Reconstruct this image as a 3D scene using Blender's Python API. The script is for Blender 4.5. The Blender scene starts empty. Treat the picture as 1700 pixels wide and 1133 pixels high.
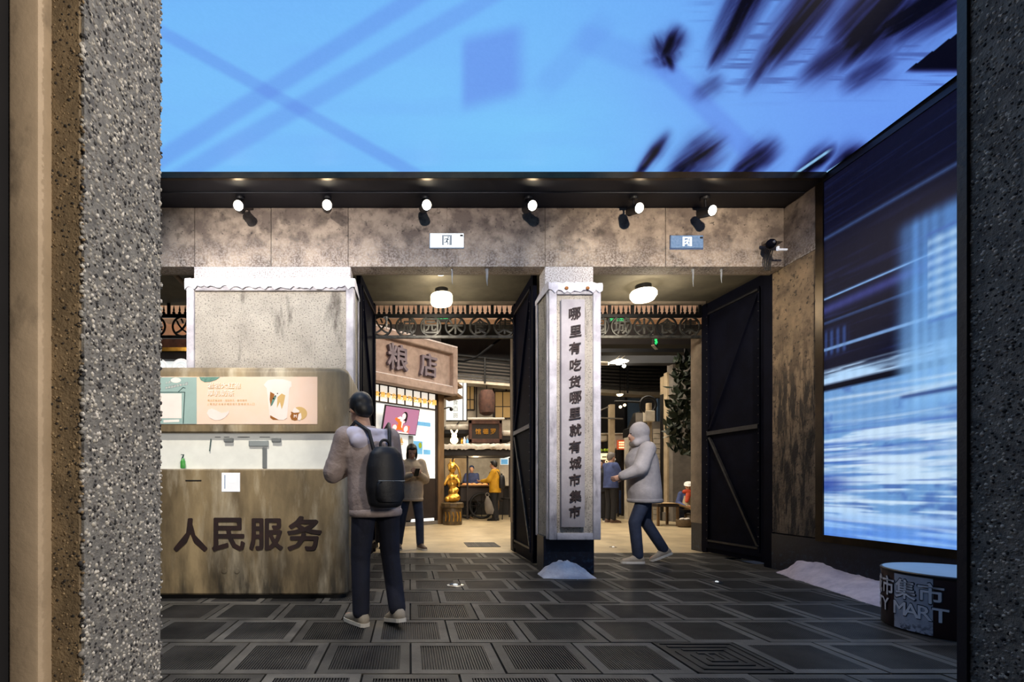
import bpy, bmesh, math, random
import numpy as np
from mathutils import Vector, Matrix, noise as mnoise
random.seed(7)
SC = bpy.context.scene
COL = SC.collection
PI = math.pi

# ------------------------------------------------------------------ camera, world, lights, exposure
F, CX, HY, H = 795.0, 680.0, 807.0, 1.0      # focal length px, principal x, horizon y, eye height
cam = bpy.data.cameras.new('camera')
cam.sensor_width = 36.0
cam.lens = 36.0 * F / 1700.0
cam.shift_x = (850.0 - CX) / 1700.0
cam.shift_y = (HY - 566.5) / 1700.0
cam.clip_start = 0.05
camo = bpy.data.objects.new('camera', cam)
camo.location = (0, 0, H)
camo.rotation_euler = (PI / 2, 0, 0)
COL.objects.link(camo)
SC.camera = camo

world = bpy.data.worlds.new('world')
SC.world = world
world.use_nodes = True
bg = world.node_tree.nodes['Background']
bg.inputs[0].default_value = (0.05, 0.06, 0.09, 1)
bg.inputs[1].default_value = 0.35

SC.view_settings.view_transform = 'Standard'
SC.view_settings.look = 'None'
SC.view_settings.exposure = 0.0
SC.view_settings.gamma = 1.0
SC.view_settings.use_curve_mapping = False


def lamp(name, kind, loc, energy, color=(1, 1, 1), target=None, **kw):
    l = bpy.data.lights.new(name, kind)
    l.energy = energy
    l.color = color
    for k, v in kw.items():
        setattr(l, k, v)
    o = bpy.data.objects.new(name, l)
    o.location = loc
    if target is not None:
        d = Vector(target) - Vector(loc)
        o.rotation_euler = d.to_track_quat('-Z', 'Y').to_euler()
    COL.objects.link(o)
    return o


WARM = (1.0, 0.88, 0.70)
WARM2 = (1.0, 0.86, 0.68)
NEUT = (1.0, 0.93, 0.84)
# near-side ceiling spots washing the gate wall; fill spots added for booth, jambs, floor
for sx, tx, ty, tz, en, sz_, cl in ((-2.4, -1.7, 5.3, 3.15, 1000, 52, (1, .92, .84)), (-1.6, -1.7, 4.2, 1.4, 640, 46, (1, .88, .70)), (0.3, 0.2, 5.6, 4.0, 430, 56, (1, .92, .88)),
                               (1.5, 1.85, 5.3, 2.1, 1150, 40, (1, .92, .86)), (2.8, 3.1, 5.6, 4.1, 760, 50, WARM2), (1.5, 1.95, 5.6, 3.55, 420, 22, (1, .92, .80)), (3.4, 4.45, 5.3, 2.7, 1000, 30, WARM2),
                               (1.9, -.7, 1.2, 1.2, 230, 60, (1, .95, .88)), (-.3, 1.55, 1.2, 1.3, 14, 60, (1, .95, .9)), (-.9, -1.0, 3.0, 0, 230, 56, (1, .93, .84))):
    lamp('near_spot', 'SPOT', (sx, 2.0, 4.15), en, cl, (tx, ty, tz),
         spot_size=math.radians(sz_), spot_blend=0.9, shadow_soft_size=0.05)
# hall behind the gate
for (x, y, z, en, sx_, sy_) in ((1.6, 9.4, 5.45, 150, 2.2, 1.0), (3.8, 10.2, 5.45, 240, 2.2, 2.0),
                                (2.6, 14.6, 5.6, 200, 3.0, 2.0), (6.6, 12.6, 5.6, 220, 2.5, 2.0),
                                (8.6, 20.0, 5.6, 150, 3.0, 3.0), (-3.6, 9.8, 5.45, 120, 2.0, 1.5)):
    lamp('hall_light', 'AREA', (x, y, z), en, WARM, (x, y, 0), shape='RECTANGLE', size=sx_, size_y=sy_)
# fill light added behind the passage ceiling to brighten the bulkhead
for x_ in (-4.0, .9, 3.8):
    lamp('bulkhead_fill', 'AREA', (x_, 7.5, 4.25), 11, (1, .88, .74), (x_, 8.5, 4.1), shape='RECTANGLE', size=2.6, size_y=.12)
# lobby lamps behind the camera, lighting the near jamb
lamp('lobby_light', 'AREA', (2.3, -0.9, 2.4), 125, (1.0, .90, .76), (-0.75, 1.0, 1.2), shape='RECTANGLE', size=.8, size_y=.8)


# ------------------------------------------------------------------ helpers
def lin(c):
    c = c / 255.0
    return c / 12.92 if c <= 0.04045 else ((c + 0.055) / 1.055) ** 2.4


def C(r, g, b):
    return (lin(r), lin(g), lin(b), 1.0)


def at(x, y, D):
    return Vector(((x - CX) * D / F, D, H + (HY - y) * D / F))


def px(x, D):
    return (x - CX) * D / F


def pz(y, D):
    return H + (HY - y) * D / F


MATS = {}


def M(name, c1, c2=None, scale=4.0, rough=0.75, metal=0.0, bump=0.0, bscale=60.0, emit=None, es=1.0,
      stretch=(1, 1, 1), detail=8, lo=.35, hi=.65, stains=(), world=False, spec=.5, alpha=None, bvor=False, bdist=.01,
      ior=None, trans=None, island=None, objrand=None):
    m = bpy.data.materials.new(name)
    m.use_nodes = True
    nt = m.node_tree
    N, L = nt.nodes, nt.links
    b = N['Principled BSDF']
    b.inputs['Roughness'].default_value = rough
    b.inputs['Metallic'].default_value = metal
    b.inputs['Specular IOR Level'].default_value = spec
    if world:
        g = N.new('ShaderNodeNewGeometry'); vec = g.outputs['Position']
    else:
        g = N.new('ShaderNodeTexCoord'); vec = g.outputs['Object']

    def mapped(st):
        if st == (1, 1, 1):
            return vec
        mp = N.new('ShaderNodeMapping')
        mp.inputs['Scale'].default_value = st
        L.new(vec, mp.inputs['Vector'])
        return mp.outputs['Vector']

    def noise(sc, st, det, lo_, hi_, vor=False):
        if vor:
            t = N.new('ShaderNodeTexVoronoi'); out = t.outputs['Distance']
        else:
            t = N.new('ShaderNodeTexNoise'); t.inputs['Detail'].default_value = det; out = t.outputs['Fac']
            t.inputs['Roughness'].default_value = 0.62
        t.inputs['Scale'].default_value = sc
        L.new(mapped(st), t.inputs['Vector'])
        r = N.new('ShaderNodeMapRange')
        r.inputs['From Min'].default_value = lo_
        r.inputs['From Max'].default_value = hi_
        L.new(out, r.inputs['Value'])
        return r.outputs['Result']

    if c2 is None:
        c2 = tuple(v * 0.82 for v in c1[:3]) + (1,)
    mix = N.new('ShaderNodeMix'); mix.data_type = 'RGBA'
    mix.inputs['A'].default_value = c1
    mix.inputs['B'].default_value = c2
    L.new(noise(scale, stretch, detail, lo, hi), mix.inputs['Factor'])
    col = mix.outputs['Result']
    for s in stains:
        sm = N.new('ShaderNodeMix'); sm.data_type = 'RGBA'
        L.new(col, sm.inputs['A'])
        sm.inputs['B'].default_value = s['c']
        f = noise(s.get('scale', 3), s.get('st', (1, 1, 1)), s.get('det', 6), s.get('lo', .5), s.get('hi', .65), s.get('vor', False))
        if 'axis' in s:
            ax, a0, a1 = s['axis']
            sp = N.new('ShaderNodeSeparateXYZ'); L.new(vec, sp.inputs[0])
            mr = N.new('ShaderNodeMapRange')
            mr.inputs['From Min'].default_value = a0
            mr.inputs['From Max'].default_value = a1
            L.new(sp.outputs[ax], mr.inputs['Value'])
            mu = N.new('ShaderNodeMath'); mu.operation = 'MULTIPLY'
            L.new(f, mu.inputs[0]); L.new(mr.outputs['Result'], mu.inputs[1]); f = mu.outputs[0]
        mu = N.new('ShaderNodeMath'); mu.operation = 'MULTIPLY'
        L.new(f, mu.inputs[0]); mu.inputs[1].default_value = s.get('amt', 1.0)
        L.new(mu.outputs[0], sm.inputs['Factor'])
        col = sm.outputs['Result']
    if island:
        gi = N.new('ShaderNodeNewGeometry')
        rp = N.new('ShaderNodeValToRGB')
        rp.color_ramp.interpolation = 'CONSTANT'
        els = rp.color_ramp.elements
        els[0].position = 0; els[0].color = island[0]
        els[1].position = 1 / len(island); els[1].color = island[1]
        for i, c in enumerate(island[2:], 2):
            e = els.new(i / len(island)); e.color = c
        L.new(gi.outputs['Random Per Island'], rp.inputs['Fac'])
        col = rp.outputs['Color']
    if objrand:
        oi = N.new('ShaderNodeObjectInfo')
        mr = N.new('ShaderNodeMapRange')
        mr.inputs['To Min'].default_value, mr.inputs['To Max'].default_value = objrand
        L.new(oi.outputs['Random'], mr.inputs['Value'])
        vm = N.new('ShaderNodeVectorMath'); vm.operation = 'SCALE'
        L.new(col, vm.inputs[0]); L.new(mr.outputs['Result'], vm.inputs['Scale'])
        col = vm.outputs['Vector']
    L.new(col, b.inputs['Base Color'])
    if bump:
        bn = N.new('ShaderNodeBump')
        bn.inputs['Strength'].default_value = bump
        bn.inputs['Distance'].default_value = bdist
        L.new(noise(bscale, (1, 1, 1), 5, 0, 1, bvor), bn.inputs['Height'])
        L.new(bn.outputs['Normal'], b.inputs['Normal'])
    if emit is not None:
        b.inputs['Emission Color'].default_value = emit
        b.inputs['Emission Strength'].default_value = es
    if alpha is not None:
        b.inputs['Alpha'].default_value = alpha
    if trans is not None:
        b.inputs['Transmission Weight'].default_value = trans
    if ior is not None:
        b.inputs['IOR'].default_value = ior
    MATS[name] = m
    return m


def screen_material(name, strength):
    m = bpy.data.materials.new(name)
    m.use_nodes = True
    nt = m.node_tree
    N, L = nt.nodes, nt.links
    b = N['Principled BSDF']
    b.inputs['Base Color'].default_value = (.01, .01, .012, 1)
    b.inputs['Roughness'].default_value = .6
    b.inputs['Specular IOR Level'].default_value = .04
    a = N.new('ShaderNodeAttribute'); a.attribute_name = 'picture'
    L.new(a.outputs['Color'], b.inputs['Emission Color'])
    b.inputs['Emission Strength'].default_value = strength
    return m


ROOT = {}


def bold_shifts(w):
    """offsets at which a character is laid over itself to make its strokes bolder"""
    if w < .011:
        return [(0, 0)]
    return [(0, 0)] + [(w * math.cos(a * PI / 4), w * math.sin(a * PI / 4)) for a in range(8)]



class MB:
    """collects shapes in a bmesh and links them as one mesh object"""
    def __init__(s):
        s.bm = bmesh.new()

    def poly(s, pts):
        vs = [s.bm.verts.new(p) for p in pts]
        return s.bm.faces.new(vs)

    def prism(s, pts, off):
        """closed prism: polygon pts extruded by vector off"""
        off = Vector(off)
        a = [s.bm.verts.new(p) for p in pts]
        b = [s.bm.verts.new(Vector(p) + off) for p in pts]
        n = len(a)
        s.bm.faces.new(a); s.bm.faces.new(b[::-1])
        for i in range(n):
            s.bm.faces.new((a[i], b[i], b[(i + 1) % n], a[(i + 1) % n]))
        return s

    def box(s, lo, hi, bevel=0.0, seg=2, mat=None):
        lo, hi = Vector(lo), Vector(hi)
        c = (lo + hi) / 2; d = hi - lo
        mm = Matrix.Translation(c) @ Matrix.Diagonal((abs(d.x), abs(d.y), abs(d.z), 1))
        if mat is not None:
            mm = mat @ mm
        g = bmesh.ops.create_cube(s.bm, size=1, matrix=mm)
        if bevel:
            es = list({e for v in g['verts'] for e in v.link_edges})
            bmesh.ops.bevel(s.bm, geom=es, offset=bevel, segments=seg, affect='EDGES', profile=.5)
        return s

    def loft(s, rings, seg=12, caps=True):
        """rings: list of (centre, u vector, v vector)"""
        R = []
        for c, u, v in rings:
            c, u, v = Vector(c), Vector(u), Vector(v)
            R.append([s.bm.verts.new(c + u * math.cos(2 * PI * i / seg) + v * math.sin(2 * PI * i / seg)) for i in range(seg)])
        for a, b in zip(R, R[1:]):
            for i in range(seg):
                s.bm.faces.new((a[i], a[(i + 1) % seg], b[(i + 1) % seg], b[i]))
        if caps:
            s.bm.faces.new(R[0][::-1]); s.bm.faces.new(R[-1])
        return s

    def lathe(s, origin, prof, seg=24, axis=(0, 0, 1), caps=True):
        """prof: list of (radius, height) along axis"""
        ax = Vector(axis).normalized()
        u = ax.orthogonal().normalized(); v = ax.cross(u)
        o = Vector(origin)
        return s.loft([(o + ax * h, u * max(r, 1e-4), v * max(r, 1e-4)) for r, h in prof], seg, caps)

    def tube(s, pts, r, seg=8):
        pts = [Vector(p) for p in pts]
        rs = r if isinstance(r, (list, tuple)) else [r] * len(pts)
        rings = []
        up = None
        for i, p in enumerate(pts):
            t = (pts[min(i + 1, len(pts) - 1)] - pts[max(i - 1, 0)]).normalized()
            if up is None:
                up = t.orthogonal().normalized()
            else:
                up = (up - t * up.dot(t))
                up = up.normalized() if up.length > 1e-6 else t.orthogonal().normalized()
            rings.append((p, up * rs[i], t.cross(up) * rs[i]))
        return s.loft(rings, seg)

    def cap(s, a, b, ra, rb, seg=10, flat=None):
        """tapered capsule; flat=(vector u, ratio) squashes along the other side"""
        a, b = Vector(a), Vector(b)
        t = (b - a)
        ln = t.length
        t = t.normalized() if ln > 1e-6 else Vector((0, 0, 1))
        if flat:
            u = Vector(flat[0]); u = (u - t * u.dot(t)).normalized(); k = flat[1]
        else:
            u = t.orthogonal().normalized(); k = 1
        v = t.cross(u)
        rings = []
        for q in (80, 50, 20):
            q = math.radians(q)
            rings.append((a - t * ra * math.sin(q), u * ra * math.cos(q), v * ra * math.cos(q) * k))
        rings += [(a, u * ra, v * ra * k), (b, u * rb, v * rb * k)]
        for q in (20, 50, 80):
            q = math.radians(q)
            rings.append((b + t * rb * math.sin(q), u * rb * math.cos(q), v * rb * math.cos(q) * k))
        return s.loft(rings, seg)

    def ball(s, c, r, seg=14, rot=None):
        rx, ry, rz = r if isinstance(r, (tuple, list)) else (r, r, r)
        mm = Matrix.Translation(Vector(c))
        if rot is not None:
            mm = mm @ rot
        mm = mm @ Matrix.Diagonal((rx, ry, rz, 1))
        bmesh.ops.create_uvsphere(s.bm, u_segments=seg, v_segments=max(6, seg * 2 // 3), radius=1, matrix=mm)
        return s

    def torus(s, c, R, r, axis=(0, 1, 0), seg=24, rs=6, a0=0, a1=2 * PI):
        ax = Vector(axis).normalized(); u = ax.orthogonal().normalized(); v = ax.cross(u); c = Vector(c)
        full = abs(a1 - a0 - 2 * PI) < 1e-6
        n = seg if full else seg + 1
        R_ = []
        for i in range(n):
            a = a0 + (a1 - a0) * i / seg
            d = u * math.cos(a) + v * math.sin(a)
            R_.append([s.bm.verts.new(c + d * (R + r * math.cos(2 * PI * j / rs)) + ax * r * math.sin(2 * PI * j / rs)) for j in range(rs)])
        for i in range(n if full else n - 1):
            a, b = R_[i], R_[(i + 1) % n]
            for j in range(rs):
                s.bm.faces.new((a[j], a[(j + 1) % rs], b[(j + 1) % rs], b[j]))
        if not full:
            s.bm.faces.new(R_[0]); s.bm.faces.new(R_[-1][::-1])
        return s

    def glyph(s, key, o, right, up, size, thick=0.0, mirror=False, fit=True):
        """puts a character with its centre at o"""
        vs, fs = GLYPHS[key]
        right, up = Vector(right).normalized(), Vector(up).normalized()
        nrm = right.cross(up)
        o = Vector(o)
        size = size * (1 - 2 * key[1])
        for n_, (dx, dy) in enumerate(bold_shifts(key[1])):
            oo = o + right * (dx * size) + up * (dy * size) + nrm * (n_ * .00012)
            B = [s.bm.verts.new(oo + right * (x * size) + up * (y * size) + nrm * (z * thick)) for x, y, z in vs]
            for f in fs:
                s.bm.faces.new([B[i] for i in f])
        return s

    def build(s, name, mat, parent=None, smooth=None, world=True, kind=None, label=None):
        bm = s.bm
        if parent is not None and world and parent.name in ROOT:
            bm.transform(ROOT[parent.name].inverted())
        bmesh.ops.recalc_face_normals(bm, faces=bm.faces)
        me = bpy.data.meshes.new(name)
        bm.to_mesh(me); bm.free()
        if smooth is not None:
            me.shade_smooth()
            me.set_sharp_from_angle(angle=math.radians(smooth))
        o = bpy.data.objects.new(name, me)
        if isinstance(mat, str):
            mat = MATS[mat]
        me.materials.append(mat)
        COL.objects.link(o)
        if parent is not None:
            o.parent = parent
            if parent.name in ROOT:
                ROOT[o.name] = ROOT[parent.name]
        if kind:
            o['kind'] = kind
        if label:
            o['label'] = label
        return o


def tag(o, label, cat, group=None, kind=None):
    o['label'] = label
    o['category'] = cat
    if group:
        o['group'] = group
    if kind:
        o['kind'] = kind
    return o


def thing(name, label, cat, loc, rz=0.0, group=None):
    o = bpy.data.objects.new(name, None)
    o.empty_display_size = .1
    COL.objects.link(o)
    o.location = loc
    o.rotation_euler = (0, 0, rz)
    ROOT[o.name] = Matrix.Translation(Vector(loc)) @ Matrix.Rotation(rz, 4, 'Z')
    return tag(o, label, cat, group)


KIDS = {}


def copy_tree(o, loc, rz=None, label=None, par=None):
    c = o.copy()
    COL.objects.link(c)
    if par is not None:
        c.parent = par
    else:
        c.location = loc
        if rz is not None:
            c.rotation_euler = (0, 0, rz)
        if label:
            c['label'] = label
    for ch in [k for k in bpy.data.objects if k.parent == o]:
        copy_tree(ch, None, par=c)
    return c


def struct(o):
    o['kind'] = 'structure'
    return o


def remesh(mb, voxel, smooth=3, fac=.5):
    """voxel-unite the shapes of mb into one closed surface"""
    me = bpy.data.meshes.new('tmp'); mb.bm.to_mesh(me); mb.bm.free()
    o = bpy.data.objects.new('tmp', me)
    TMPC.objects.link(o)
    r = o.modifiers.new('r', 'REMESH'); r.mode = 'VOXEL'; r.voxel_size = voxel
    if smooth:
        s_ = o.modifiers.new('s', 'SMOOTH'); s_.factor = fac; s_.iterations = smooth
    dg = tmp_graph()
    out = bpy.data.meshes.new_from_object(o.evaluated_get(dg))
    n = MB(); n.bm.from_mesh(out)
    bpy.data.objects.remove(o); bpy.data.meshes.remove(me); bpy.data.meshes.remove(out)
    return n


def tmp_graph():
    with bpy.context.temp_override(scene=TMPS, view_layer=TMPS.view_layers[0]):
        dg = bpy.context.evaluated_depsgraph_get()
        dg.update()
    return dg


TMPS = bpy.data.scenes.new('tmp')
TMPC = TMPS.collection
GLYPHS = {}


def make_glyphs(spec):
    """spec: list of (chars, bold offset, extrude) -> GLYPHS[(char, offset)] = unit-size centred mesh, z in [-1,1]*"""
    objs = []
    for chars, off, ex in spec:
        for ch in dict.fromkeys(chars):
            if (ch, off) in GLYPHS or ch == ' ':
                continue
            GLYPHS[(ch, off)] = None
            c = bpy.data.curves.new('g', 'FONT')
            c.body = ch; c.size = 1; c.resolution_u = 2
            c.extrude = 0.5 if ex else 0.0
            o = bpy.data.objects.new('g', c)
            TMPC.objects.link(o)
            objs.append((ch, off, o, c))
    dg = tmp_graph()
    for ch, off, o, c in objs:
        me = bpy.data.meshes.new_from_object(o.evaluated_get(dg))
        co = np.array([v.co[:] for v in me.vertices])
        mn, mx = co.min(0), co.max(0)
        ctr = (mn + mx) / 2
        sc = 1.0 / max(mx[0] - mn[0], mx[1] - mn[1])
        co[:, :2] = (co[:, :2] - ctr[:2]) * sc
        GLYPHS[(ch, off)] = ([tuple(v) for v in co], [tuple(p.vertices) for p in me.polygons])
        bpy.data.objects.remove(o); bpy.data.curves.remove(c); bpy.data.meshes.remove(me)


make_glyphs([('人民服务', .028, True), ('哪里有吃货就城市集', .022, True), ('粮店', .02, True),
             ('市集城CITYMAR', .02, False), ('市集城CITYMAR', .035, False), ('岩大红袍厚乳奶茶', .02, False),
             ('甄选武夷岩茶，搭配厚乳醇香顺滑！扫码点单欢迎入口上', .01, False), ('欢迎幸公见道乃艺真很今圆人', .02, True),
             ('义城园米食集', .012, True), ('馆德罗', .015, True), ('安全出口', .01, False), ('M', .05, False),
             ('福茶食百货', .012, False)])

# ------------------------------------------------------------------ materials
M('concrete', C(160, 144, 128), C(104, 91, 82), 4.4, .85, bump=.6, bscale=34, world=True, lo=.40, hi=.60, stains=(
    dict(c=C(62, 53, 47), scale=6, lo=.54, hi=.70, amt=.85), dict(c=C(40, 35, 32), scale=24, lo=.60, hi=.70, amt=.85),
    dict(c=C(92, 80, 74), scale=3, lo=.35, hi=.6, axis=(2, 3.9, 4.3), amt=.7),  # darker brown towards the top of the wall
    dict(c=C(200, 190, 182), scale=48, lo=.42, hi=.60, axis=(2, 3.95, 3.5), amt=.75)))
M('frost_concrete', C(168, 156, 150), C(132, 120, 114), 3, .9, bump=.9, bscale=90, world=True, stains=(
    dict(c=C(226, 222, 224), scale=75, lo=.40, hi=.52, amt=.95), dict(c=C(90, 82, 80), scale=60, lo=.62, hi=.7, amt=.7)))
M('rough_concrete', C(146, 124, 98), C(104, 88, 70), 3, .9, bump=1.0, bscale=40, world=True, stains=(
    dict(c=C(34, 29, 26), scale=17, st=(1, 1, .16), lo=.44, hi=.56, axis=(2, 3.0, 2.1), amt=.92),
    dict(c=C(60, 51, 43), scale=5, lo=.5, hi=.66, amt=.7), dict(c=C(40, 35, 31), scale=22, lo=.56, hi=.66, amt=.9)))
M('pier_plaster', C(150, 136, 120), C(120, 108, 96), 4, .9, bump=.6, bscale=50, world=True)
M('dark_soffit', C(24, 26, 36), C(18, 19, 28), 2, .6, world=True)
M('passage_ceiling', C(100, 94, 80), C(80, 75, 64), 3, .9, bump=.2, bscale=80, world=True)
M('bronze_trim', C(70, 60, 48), C(54, 48, 42), 6, .34, metal=.9)
M('navy_paint', C(15, 20, 38), C(11, 15, 28), 5, .45, bump=.15, bscale=60, world=True,
  stains=(dict(c=C(40, 62, 84), scale=22, lo=.52, hi=.66, axis=(2, .38, .10), amt=.75),))
M('door_steel', C(15, 17, 30), C(10, 11, 21), 4, .6, spec=.03, metal=0, bump=.15, bscale=70)
M('door_edge', C(50, 49, 50), C(24, 24, 30), 9, .45, metal=.5)
M('rivet', C(64, 62, 62), None, 9, .4, metal=.7)
M('tile_frame', C(112, 108, 101), C(66, 64, 62), 3.4, .55, bump=.25, bscale=90, world=True, spec=.4, lo=.3, hi=.7, objrand=(.42, 1.12))
M('tile_ridge', C(74, 72, 70), C(40, 40, 41), 2.6, .5, world=True, spec=.4, objrand=(.55, 1.0))
M('tile_joint', C(26, 26, 27), C(20, 20, 22), 8, .9, world=True)
M('hall_floor', C(196, 178, 144), C(164, 147, 118), 1.4, .42, bump=.04, bscale=50, world=True,
  stains=(dict(c=C(120, 108, 88), scale=3.5, lo=.52, hi=.75, amt=.5),))
M('salmon', C(226, 186, 158), C(208, 168, 140), 4, .8, world=True)
M('dark_ceiling', C(24, 26, 32), C(17, 18, 24), 2, .8, world=True)
M('black_iron', C(24, 26, 30), C(16, 17, 20), 20, .5, metal=.4)
M('iron_worn', C(66, 66, 64), C(24, 25, 28), 14, .5, metal=.4)
M('stucco', C(206, 198, 184), C(176, 168, 156), 3, .9, bump=1.0, bscale=85, bdist=.02, stains=(
    dict(c=C(84, 78, 72), scale=60, lo=.54, hi=.64, amt=.85),
    dict(c=C(78, 70, 62), scale=4.6, st=(1, 1, .25), lo=.57, hi=.70, amt=.8)))
M('stucco_trim', C(206, 202, 206), C(168, 164, 170), 6, .85, bump=.5, bscale=70, stains=(
    dict(c=C(96, 92, 98), scale=7, st=(1, 1, .3), lo=.58, hi=.72, amt=.6),))
M('board_stone', C(176, 170, 172), C(150, 144, 146), 3, .8, bump=.15, bscale=60)
M('dark_ink', C(52, 36, 34), C(34, 26, 26), 18, .8)
M('snow', C(236, 234, 240), C(206, 202, 212), 9, .9, bump=.7, bscale=70)
M('snow_dirty', C(222, 208, 214), C(196, 182, 192), 7, .9, bump=.6, bscale=50, stains=(
    dict(c=C(70, 62, 66), scale=16, lo=.70, hi=.74, amt=.9),))
M('ice', C(226, 232, 240), None, 5, .12, trans=.7, ior=1.31)
M('booth_patina', C(160, 142, 110), C(104, 91, 70), 2.2, .5, bump=.12, bscale=30, stretch=(1.6, 1.6, .45), stains=(
    dict(c=C(206, 196, 174), scale=5, st=(1, 1, .22), lo=.50, hi=.66, amt=.6),
    dict(c=C(38, 36, 33), scale=4.5, st=(1, 1, .2), lo=.36, hi=.58, axis=(2, .85, .10), amt=.92),  # dark streaks, stronger towards the bottom
    dict(c=C(64, 54, 42), scale=2.6, st=(1, 1, .35), lo=.55, hi=.75, amt=.6)))
M('red_black', C(44, 26, 26), C(32, 22, 24), 10, .6)
M('opal_glass', C(222, 226, 222), None, 4, .25, emit=C(226, 222, 216), es=.30)
M('print_pink', C(238, 206, 182), C(240, 216, 206), 1.3, .5, emit=C(238, 206, 184), es=.10)  # faint glow in the print colours stands for light on the panel
M('print_teal', C(158, 186, 184), None, 2, .5, emit=C(150, 182, 182), es=.10)
M('print_white', C(244, 232, 228), None, 2, .5, emit=C(244, 230, 226), es=.14)
M('print_gold', C(206, 172, 112), None, 2, .5, emit=C(206, 172, 112), es=.25)
M('print_brown', C(150, 92, 30), None, 2, .5, emit=C(150, 92, 30), es=.2)
M('print_green', C(110, 150, 138), C(70, 112, 104), 30, .5, emit=C(100, 140, 130), es=.2)
M('print_dark', C(60, 88, 88), None, 2, .5)
M('print_navy', C(34, 36, 80), None, 2, .5)
M('white_plastic', C(236, 240, 246), None, 2, .4, emit=C(236, 240, 250), es=.35)
M('grey_plastic', C(120, 126, 130), None, 2, .5)
M('black', C(14, 14, 17), None, 2, .6)
M('green_glass', C(70, 150, 70), None, 2, .3, emit=C(70, 150, 70), es=.2)
M('chrome', C(190, 190, 192), None, 2, .2, metal=.9)
M('lamp_black', C(16, 16, 20), None, 2, .45)
M('lens_glow', C(255, 240, 214), None, 2, .5, emit=(1, .86, .62, 1), es=60)
M('shade_glow', C(255, 246, 226), None, 2, .5, emit=(1, .86, .62, 1), es=7)
M('exit_white', C(240, 242, 240), None, 2, .5, emit=C(236, 238, 236), es=.7)
M('exit_blue', C(92, 124, 166), C(120, 148, 186), 40, .4)
M('exit_line', C(150, 160, 166), None, 2, .5)
M('exit_green', C(40, 220, 120), None, 2, .5, emit=C(60, 230, 130), es=1.0)
M('grit', C(150, 145, 138), None, 2, .8, island=(C(176, 170, 160), C(150, 146, 142), C(122, 118, 114), C(200, 194, 186), C(110, 106, 104), C(150, 146, 140), C(36, 35, 38), C(46, 44, 46)))  # dark stone colours stand in for the shaded pits of the dash
M('grit_bed', C(138, 135, 130), C(92, 90, 90), 30, .9, bump=.8, bscale=120, world=True)
M('grit_brown', C(150, 122, 84), None, 2, .8, island=(C(150, 128, 98), C(130, 110, 82), C(112, 94, 70), C(50, 43, 37), C(40, 36, 34)))  # dark tones again put the shaded pits into the stone colour
M('grit_brown_bed', C(140, 120, 92), C(108, 92, 70), 20, .9, bump=.6, bscale=120, world=True)
M('plaster_trim', C(190, 168, 142), C(166, 146, 122), 4, .8, world=True, bump=.15, bscale=40,
  stains=(dict(c=C(60, 52, 46), scale=5, st=(1, 1, .5), lo=.52, hi=.66, amt=.85),))
M('dark_wall', C(20, 20, 26), C(14, 14, 20), 3, .8, world=True)

# ------------------------------------------------------------------ setting: floor
DW = 5.6                                   # the gate wall's face
T = 0.5116                                 # paving tile pitch
D0 = 2.5462 - T                            # front edge of first tile row
NR = 10
DEND = D0 + NR * T
XR = 4.45


def tile_mesh():
    """ridged paving tile: raised plain border, long grooves inside"""
    g = .006; m = .055; a = T / 2 - g; b = a - m
    f = MB()
    bev = .006
    for (x0, y0, x1, y1) in ((-a, -a, a, -b), (-a, b, a, a), (-a, -b, -b, b), (b, -b, a, b)):
        f.poly(((x0, y0, 0), (x1, y0, 0), (x1, y1, 0), (x0, y1, 0)))
    for (x0, y0), (x1, y1) in zip(((-a, -a), (a, -a), (a, a), (-a, a)), ((a, -a), (a, a), (-a, a), (-a, -a))):
        f.poly(((x0, y0, 0), (x0, y0, -.02), (x1, y1, -.02), (x1, y1, 0)))
    nf = len(f.bm.faces)
    n = 26
    w = 2 * b / n
    prof = []
    for i in range(n):
        x = -b + i * w
        prof += [(x, -.009), (x + .30 * w, -.009), (x + .42 * w, -.001), (x + .88 * w, -.001)]
    prof.append((b, -.009))
    prof = [(-b, 0)] + prof + [(b, 0)]
    for (x0, z0), (x1, z1) in zip(prof, prof[1:]):
        f.poly(((x0, -b, z0), (x1, -b, z1), (x1, b, z1), (x0, b, z0)))
    for fc in list(f.bm.faces)[nf:]:
        fc.material_index = 1
    return f


def fret_mesh():
    """tile carved with a square fret"""
    g = .006; a = T / 2 - g
    f = MB()
    f.poly(((-a, -a, -.006), (a, -a, -.006), (a, a, -.006), (-a, a, -.006)))
    for k in range(4):
        r = a - k * .058; w = .026
        for (x0, y0, x1, y1) in ((-r, -r, r, -r + w), (-r, r - w, r, r), (-r, -r, -r + w, r), (r - w, -r, r, r)):
            if k and (x0, y0) == (-r, -r) and y1 == r:
                y1 = r - .1
            f.box((x0, y0, -.012), (x1, y1, 0))
    for s in (-1, 1):
        f.box((s * .03 - .01, -.05, -.012), (s * .03 + .01, .05, 0))
    return f


fl = MB()
fl.box((-4.4, -.3, -.12), (XR + .05, DEND, -.02))
floor = struct(fl.build('floor', 'tile_joint', world=True))
tm = None
for r in range(NR):
    yc = D0 + (r + .5) * T
    off = .262 if r % 2 == 0 else .006
    for k in range(-9, 10):
        xc = off + T / 2 + k * T
        if xc - T / 2 < -4.0 or xc + T / 2 > XR + .25:
            continue
        fret = (r == 1 and k == 3) or (r == 6 and k == -3)
        if fret:
            o = fret_mesh().build('paving_tile', 'tile_ridge', floor, world=False)
        else:
            if tm is None:
                o = tile_mesh().build('paving_tile', 'tile_frame', floor, world=False)
                o.data.materials.append(MATS['tile_ridge'])
                tm = o.data
            else:
                o = bpy.data.objects.new('paving_tile', tm)
                COL.objects.link(o); o.parent = floor
        rr = random.Random(r * 100 + k)
        o.location = (xc, yc, rr.uniform(-.0025, .0015))
        o.rotation_euler = (rr.uniform(-.003, .003), rr.uniform(-.003, .003), 0)
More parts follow.
